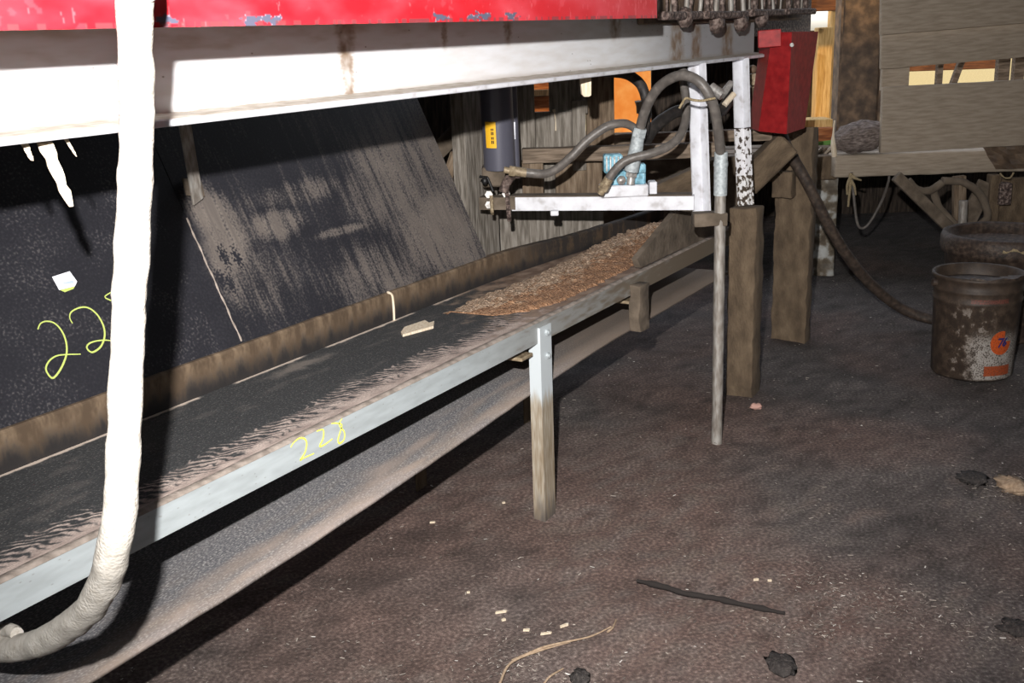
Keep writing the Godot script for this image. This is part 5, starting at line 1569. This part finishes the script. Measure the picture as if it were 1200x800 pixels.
# ---------------------------------------------------------------- litter on the floor
func build_litter() -> void:
	var rg := RandomNumberGenerator.new()
	rg.seed = 2024
	var st := mb()
	box(st, Transform3D(), Vector3(1, 0.35, 0.55), 0.1)
	st.generate_normals()
	var chip := st.commit()
	var specks := 16000
	var heaps := [Vector3(1.582, 0, -0.8733), Vector3(1.516, 0, -0.9079), Vector3(2.053, 0, -0.474), Vector3(2.049, 0, -0.3656), Vector3(1.887, 0, -0.4715), Vector3(2.73, 0, -0.2395), Vector3(1.992, 0, -0.2311)]
	var mm := MultiMesh.new()
	mm.transform_format = MultiMesh.TRANSFORM_3D
	mm.use_colors = true
	mm.mesh = chip
	mm.instance_count = specks
	for i in specks:
		var d := 1.25 + 3.6 * pow(rg.randf(), 2.0)
		var a := rg.randf_range(-0.55, 0.62) * d
		if i % 7 == 0:
			var cq: Vector3 = heaps[(i / 7) % heaps.size()]
			d = cq.dot(FH) + rg.randfn(0.0, 0.05)
			a = cq.dot(RH) + rg.randfn(0.0, 0.06)
		var s := 0.0010 + 0.0036 * pow(rg.randf(), 3.0)
		var b := Basis(Vector3.UP, rg.randf() * TAU) * Basis(Vector3.RIGHT, rg.randf_range(-0.3, 0.3))
		b = b.scaled_local(Vector3(s * rg.randf_range(0.8, 3.2), s * 0.8, s))
		mm.set_instance_transform(i, Transform3D(b, W(a, 0.001 + s * 0.1, d)))
		var pale := rg.randf()
		var col := Color(0.12, 0.10, 0.09).lerp(Color(0.52, 0.46, 0.40), pale * pale)
		if rg.randf() < 0.03: col = Color(0.75, 0.72, 0.68)
		mm.set_instance_color(i, col)
	var mi := MultiMeshInstance3D.new()
	mi.name = "wood_chips"
	mi.multimesh = mm
	var cm := flat(Color(1, 1, 1), 0.95)
	cm.vertex_color_use_as_albedo = true
	mi.material_override = cm
	add_child(mi)
	tag(mi, "fine pale chips and bark crumbs scattered over the earth floor", "chips", "", "stuff")
	# larger single chips near the camera
	var k := 0
	for q in [Vector3(1.663, 0.002, -1.036), Vector3(1.639, 0.002, -1.016), Vector3(1.626, 0.002, -0.9577), Vector3(1.632, 0.002, -0.9184), Vector3(1.673, 0.002, -0.9013), Vector3(1.701, 0.002, -1.136), Vector3(1.948, 0.002, -1.392), Vector3(2.117, 0.002, -1.299), Vector3(2.012, 0.002, -0.6353), Vector3(2.021, 0.002, -0.6095)]:
		var s := mb()
		var l: float = [0.024, 0.009, 0.013, 0.022, 0.020, 0.007, 0.013, 0.008, 0.012, 0.009][k]
		var pts := PackedVector2Array([Vector2(-l * 0.5, -0.0022), Vector2(l * 0.4, -0.003), Vector2(l * 0.52, 0.0006), Vector2(l * 0.3, 0.003), Vector2(-l * 0.42, 0.0024)])
		prism(s, pts, -0.0012, 0.0022, Transform3D(WB * Basis(Vector3.UP, 0.3 * sin(k * 2.0) + 0.25) * Basis(Vector3.RIGHT, -PI / 2), q))
		solo("wood_chip", s, M.wood_pale, ["longest pale chip on the floor, beside one small chip above the straw", "small chip just below the longest pale chip", "blunt pale chip between the longest chip and the straw strands", "slim pale chip lying closest above the straw strands", "pale chip by itself above the middle of the straw", "tiny pale chip alone between the conveyor leg and the longest chip", "pale chip under the edge of the lower belt, near the leg", "tiny chip just beside the foot of the conveyor leg", "pale chip past the black bark stick, first of a pair", "pale chip past the black bark stick, second of a pair"][k], "chip", "loose pale chips on the floor")
		k += 1
	# dark stick
	var sk := thing("bark_stick", "thin black bark stick lying on the earth floor", "stick")
	st = mb()
	tube(st, smooth([Vector3(1.897, 0.004, -0.8485), Vector3(1.895, 0.006, -0.7949), Vector3(1.888, 0.006, -0.7459), Vector3(1.897, 0.005, -0.6862), Vector3(1.896, 0.006, -0.6244), Vector3(1.9, 0.005, -0.5746), Vector3(1.904, 0.004, -0.5421)], 8), func(u): return 0.0022 + 0.004 * sin(PI * clampf(u * 0.85 + 0.12, 0, 1)), 7, 0.004, 21)
	part("stick", st, M.bark, sk)
	settle(sk)
	# straw strands
	for q in [[Vector3(1.447, 0.004, -0.9096), Vector3(1.506, 0.007, -0.9227), Vector3(1.564, 0.006, -0.8991), Vector3(1.623, 0.004, -0.8627), "curved straw strand hooking downwards below the pale chips"], [Vector3(1.516, 0.006, -0.9251), Vector3(1.582, 0.009, -0.8911), Vector3(1.652, 0.006, -0.8381), Vector3(1.707, 0.004, -0.8186), "longest nearly straight straw strand below the pale chips"], [Vector3(1.483, 0.004, -0.8406), Vector3(1.504, 0.006, -0.8399), Vector3(1.538, 0.004, -0.8327), "", "short straw strand beside the small crumpled dark scrap"], [Vector3(1.687, 0.004, -0.8163), Vector3(1.702, 0.006, -0.8129), Vector3(1.736, 0.003, -0.8214), "", "tiny straw bit at the upper tip of the longest strand"]]:
		st = mb()
		tube(st, smooth(q.filter(func(e): return e is Vector3), 8), func(u): return 0.0026 * (1.0 - 0.4 * u), 6, 0.0008, 31)
		solo("straw_strand", st, M.straw, q[4], "straw", "dry straw strands on the floor")
	# scraps and tufts
	for q in [[Vector3(1.525, 0.006, -0.792), Vector3(0.017, 0.009, 0.023), M.scrap, "small dark crumpled scrap lying beside the straw strands", "bark_scrap"], [Vector3(1.724, 0.006, -0.4936), Vector3(0.025, 0.008, 0.035), M.scrap, "large dark oval scrap on the floor beyond the black bark stick's end", "bark_scrap"], [Vector3(2.04, 0.006, -0.1469), Vector3(0.028, 0.009, 0.03), M.scrap, "dark scrap on the floor at the edge, farther from the stick than the others", "bark_scrap"], [Vector3(3.028, 0.01, -0.9706), Vector3(0.017, 0.009, 0.010), M.leaf, "small pinkish leaf crumpled at the foot of the mud post", "dry_leaf"], [Vector3(2.739, 0.006, -0.2373), Vector3(0.035, 0.014, 0.05), M.straw, "yellowish bark tuft on the floor below the labelled pail", "bark_tuft"], [Vector3(2.747, 0.004, -0.329), Vector3(0.034, 0.008, 0.04), M.scrap, "flat black scrap on the floor beside the yellowish tuft", "bark_scrap"]]:
		var o := blob(q[1], int(absf(q[0].x) * 500), 0.8, 2.6, 9)
		var st2 := SurfaceTool.new()
		o.generate_normals()
		st2.append_from(o.commit(), 0, Transform3D(WB, q[0]))
		solo(q[4], st2, q[2], q[3], q[4].split("_")[1])
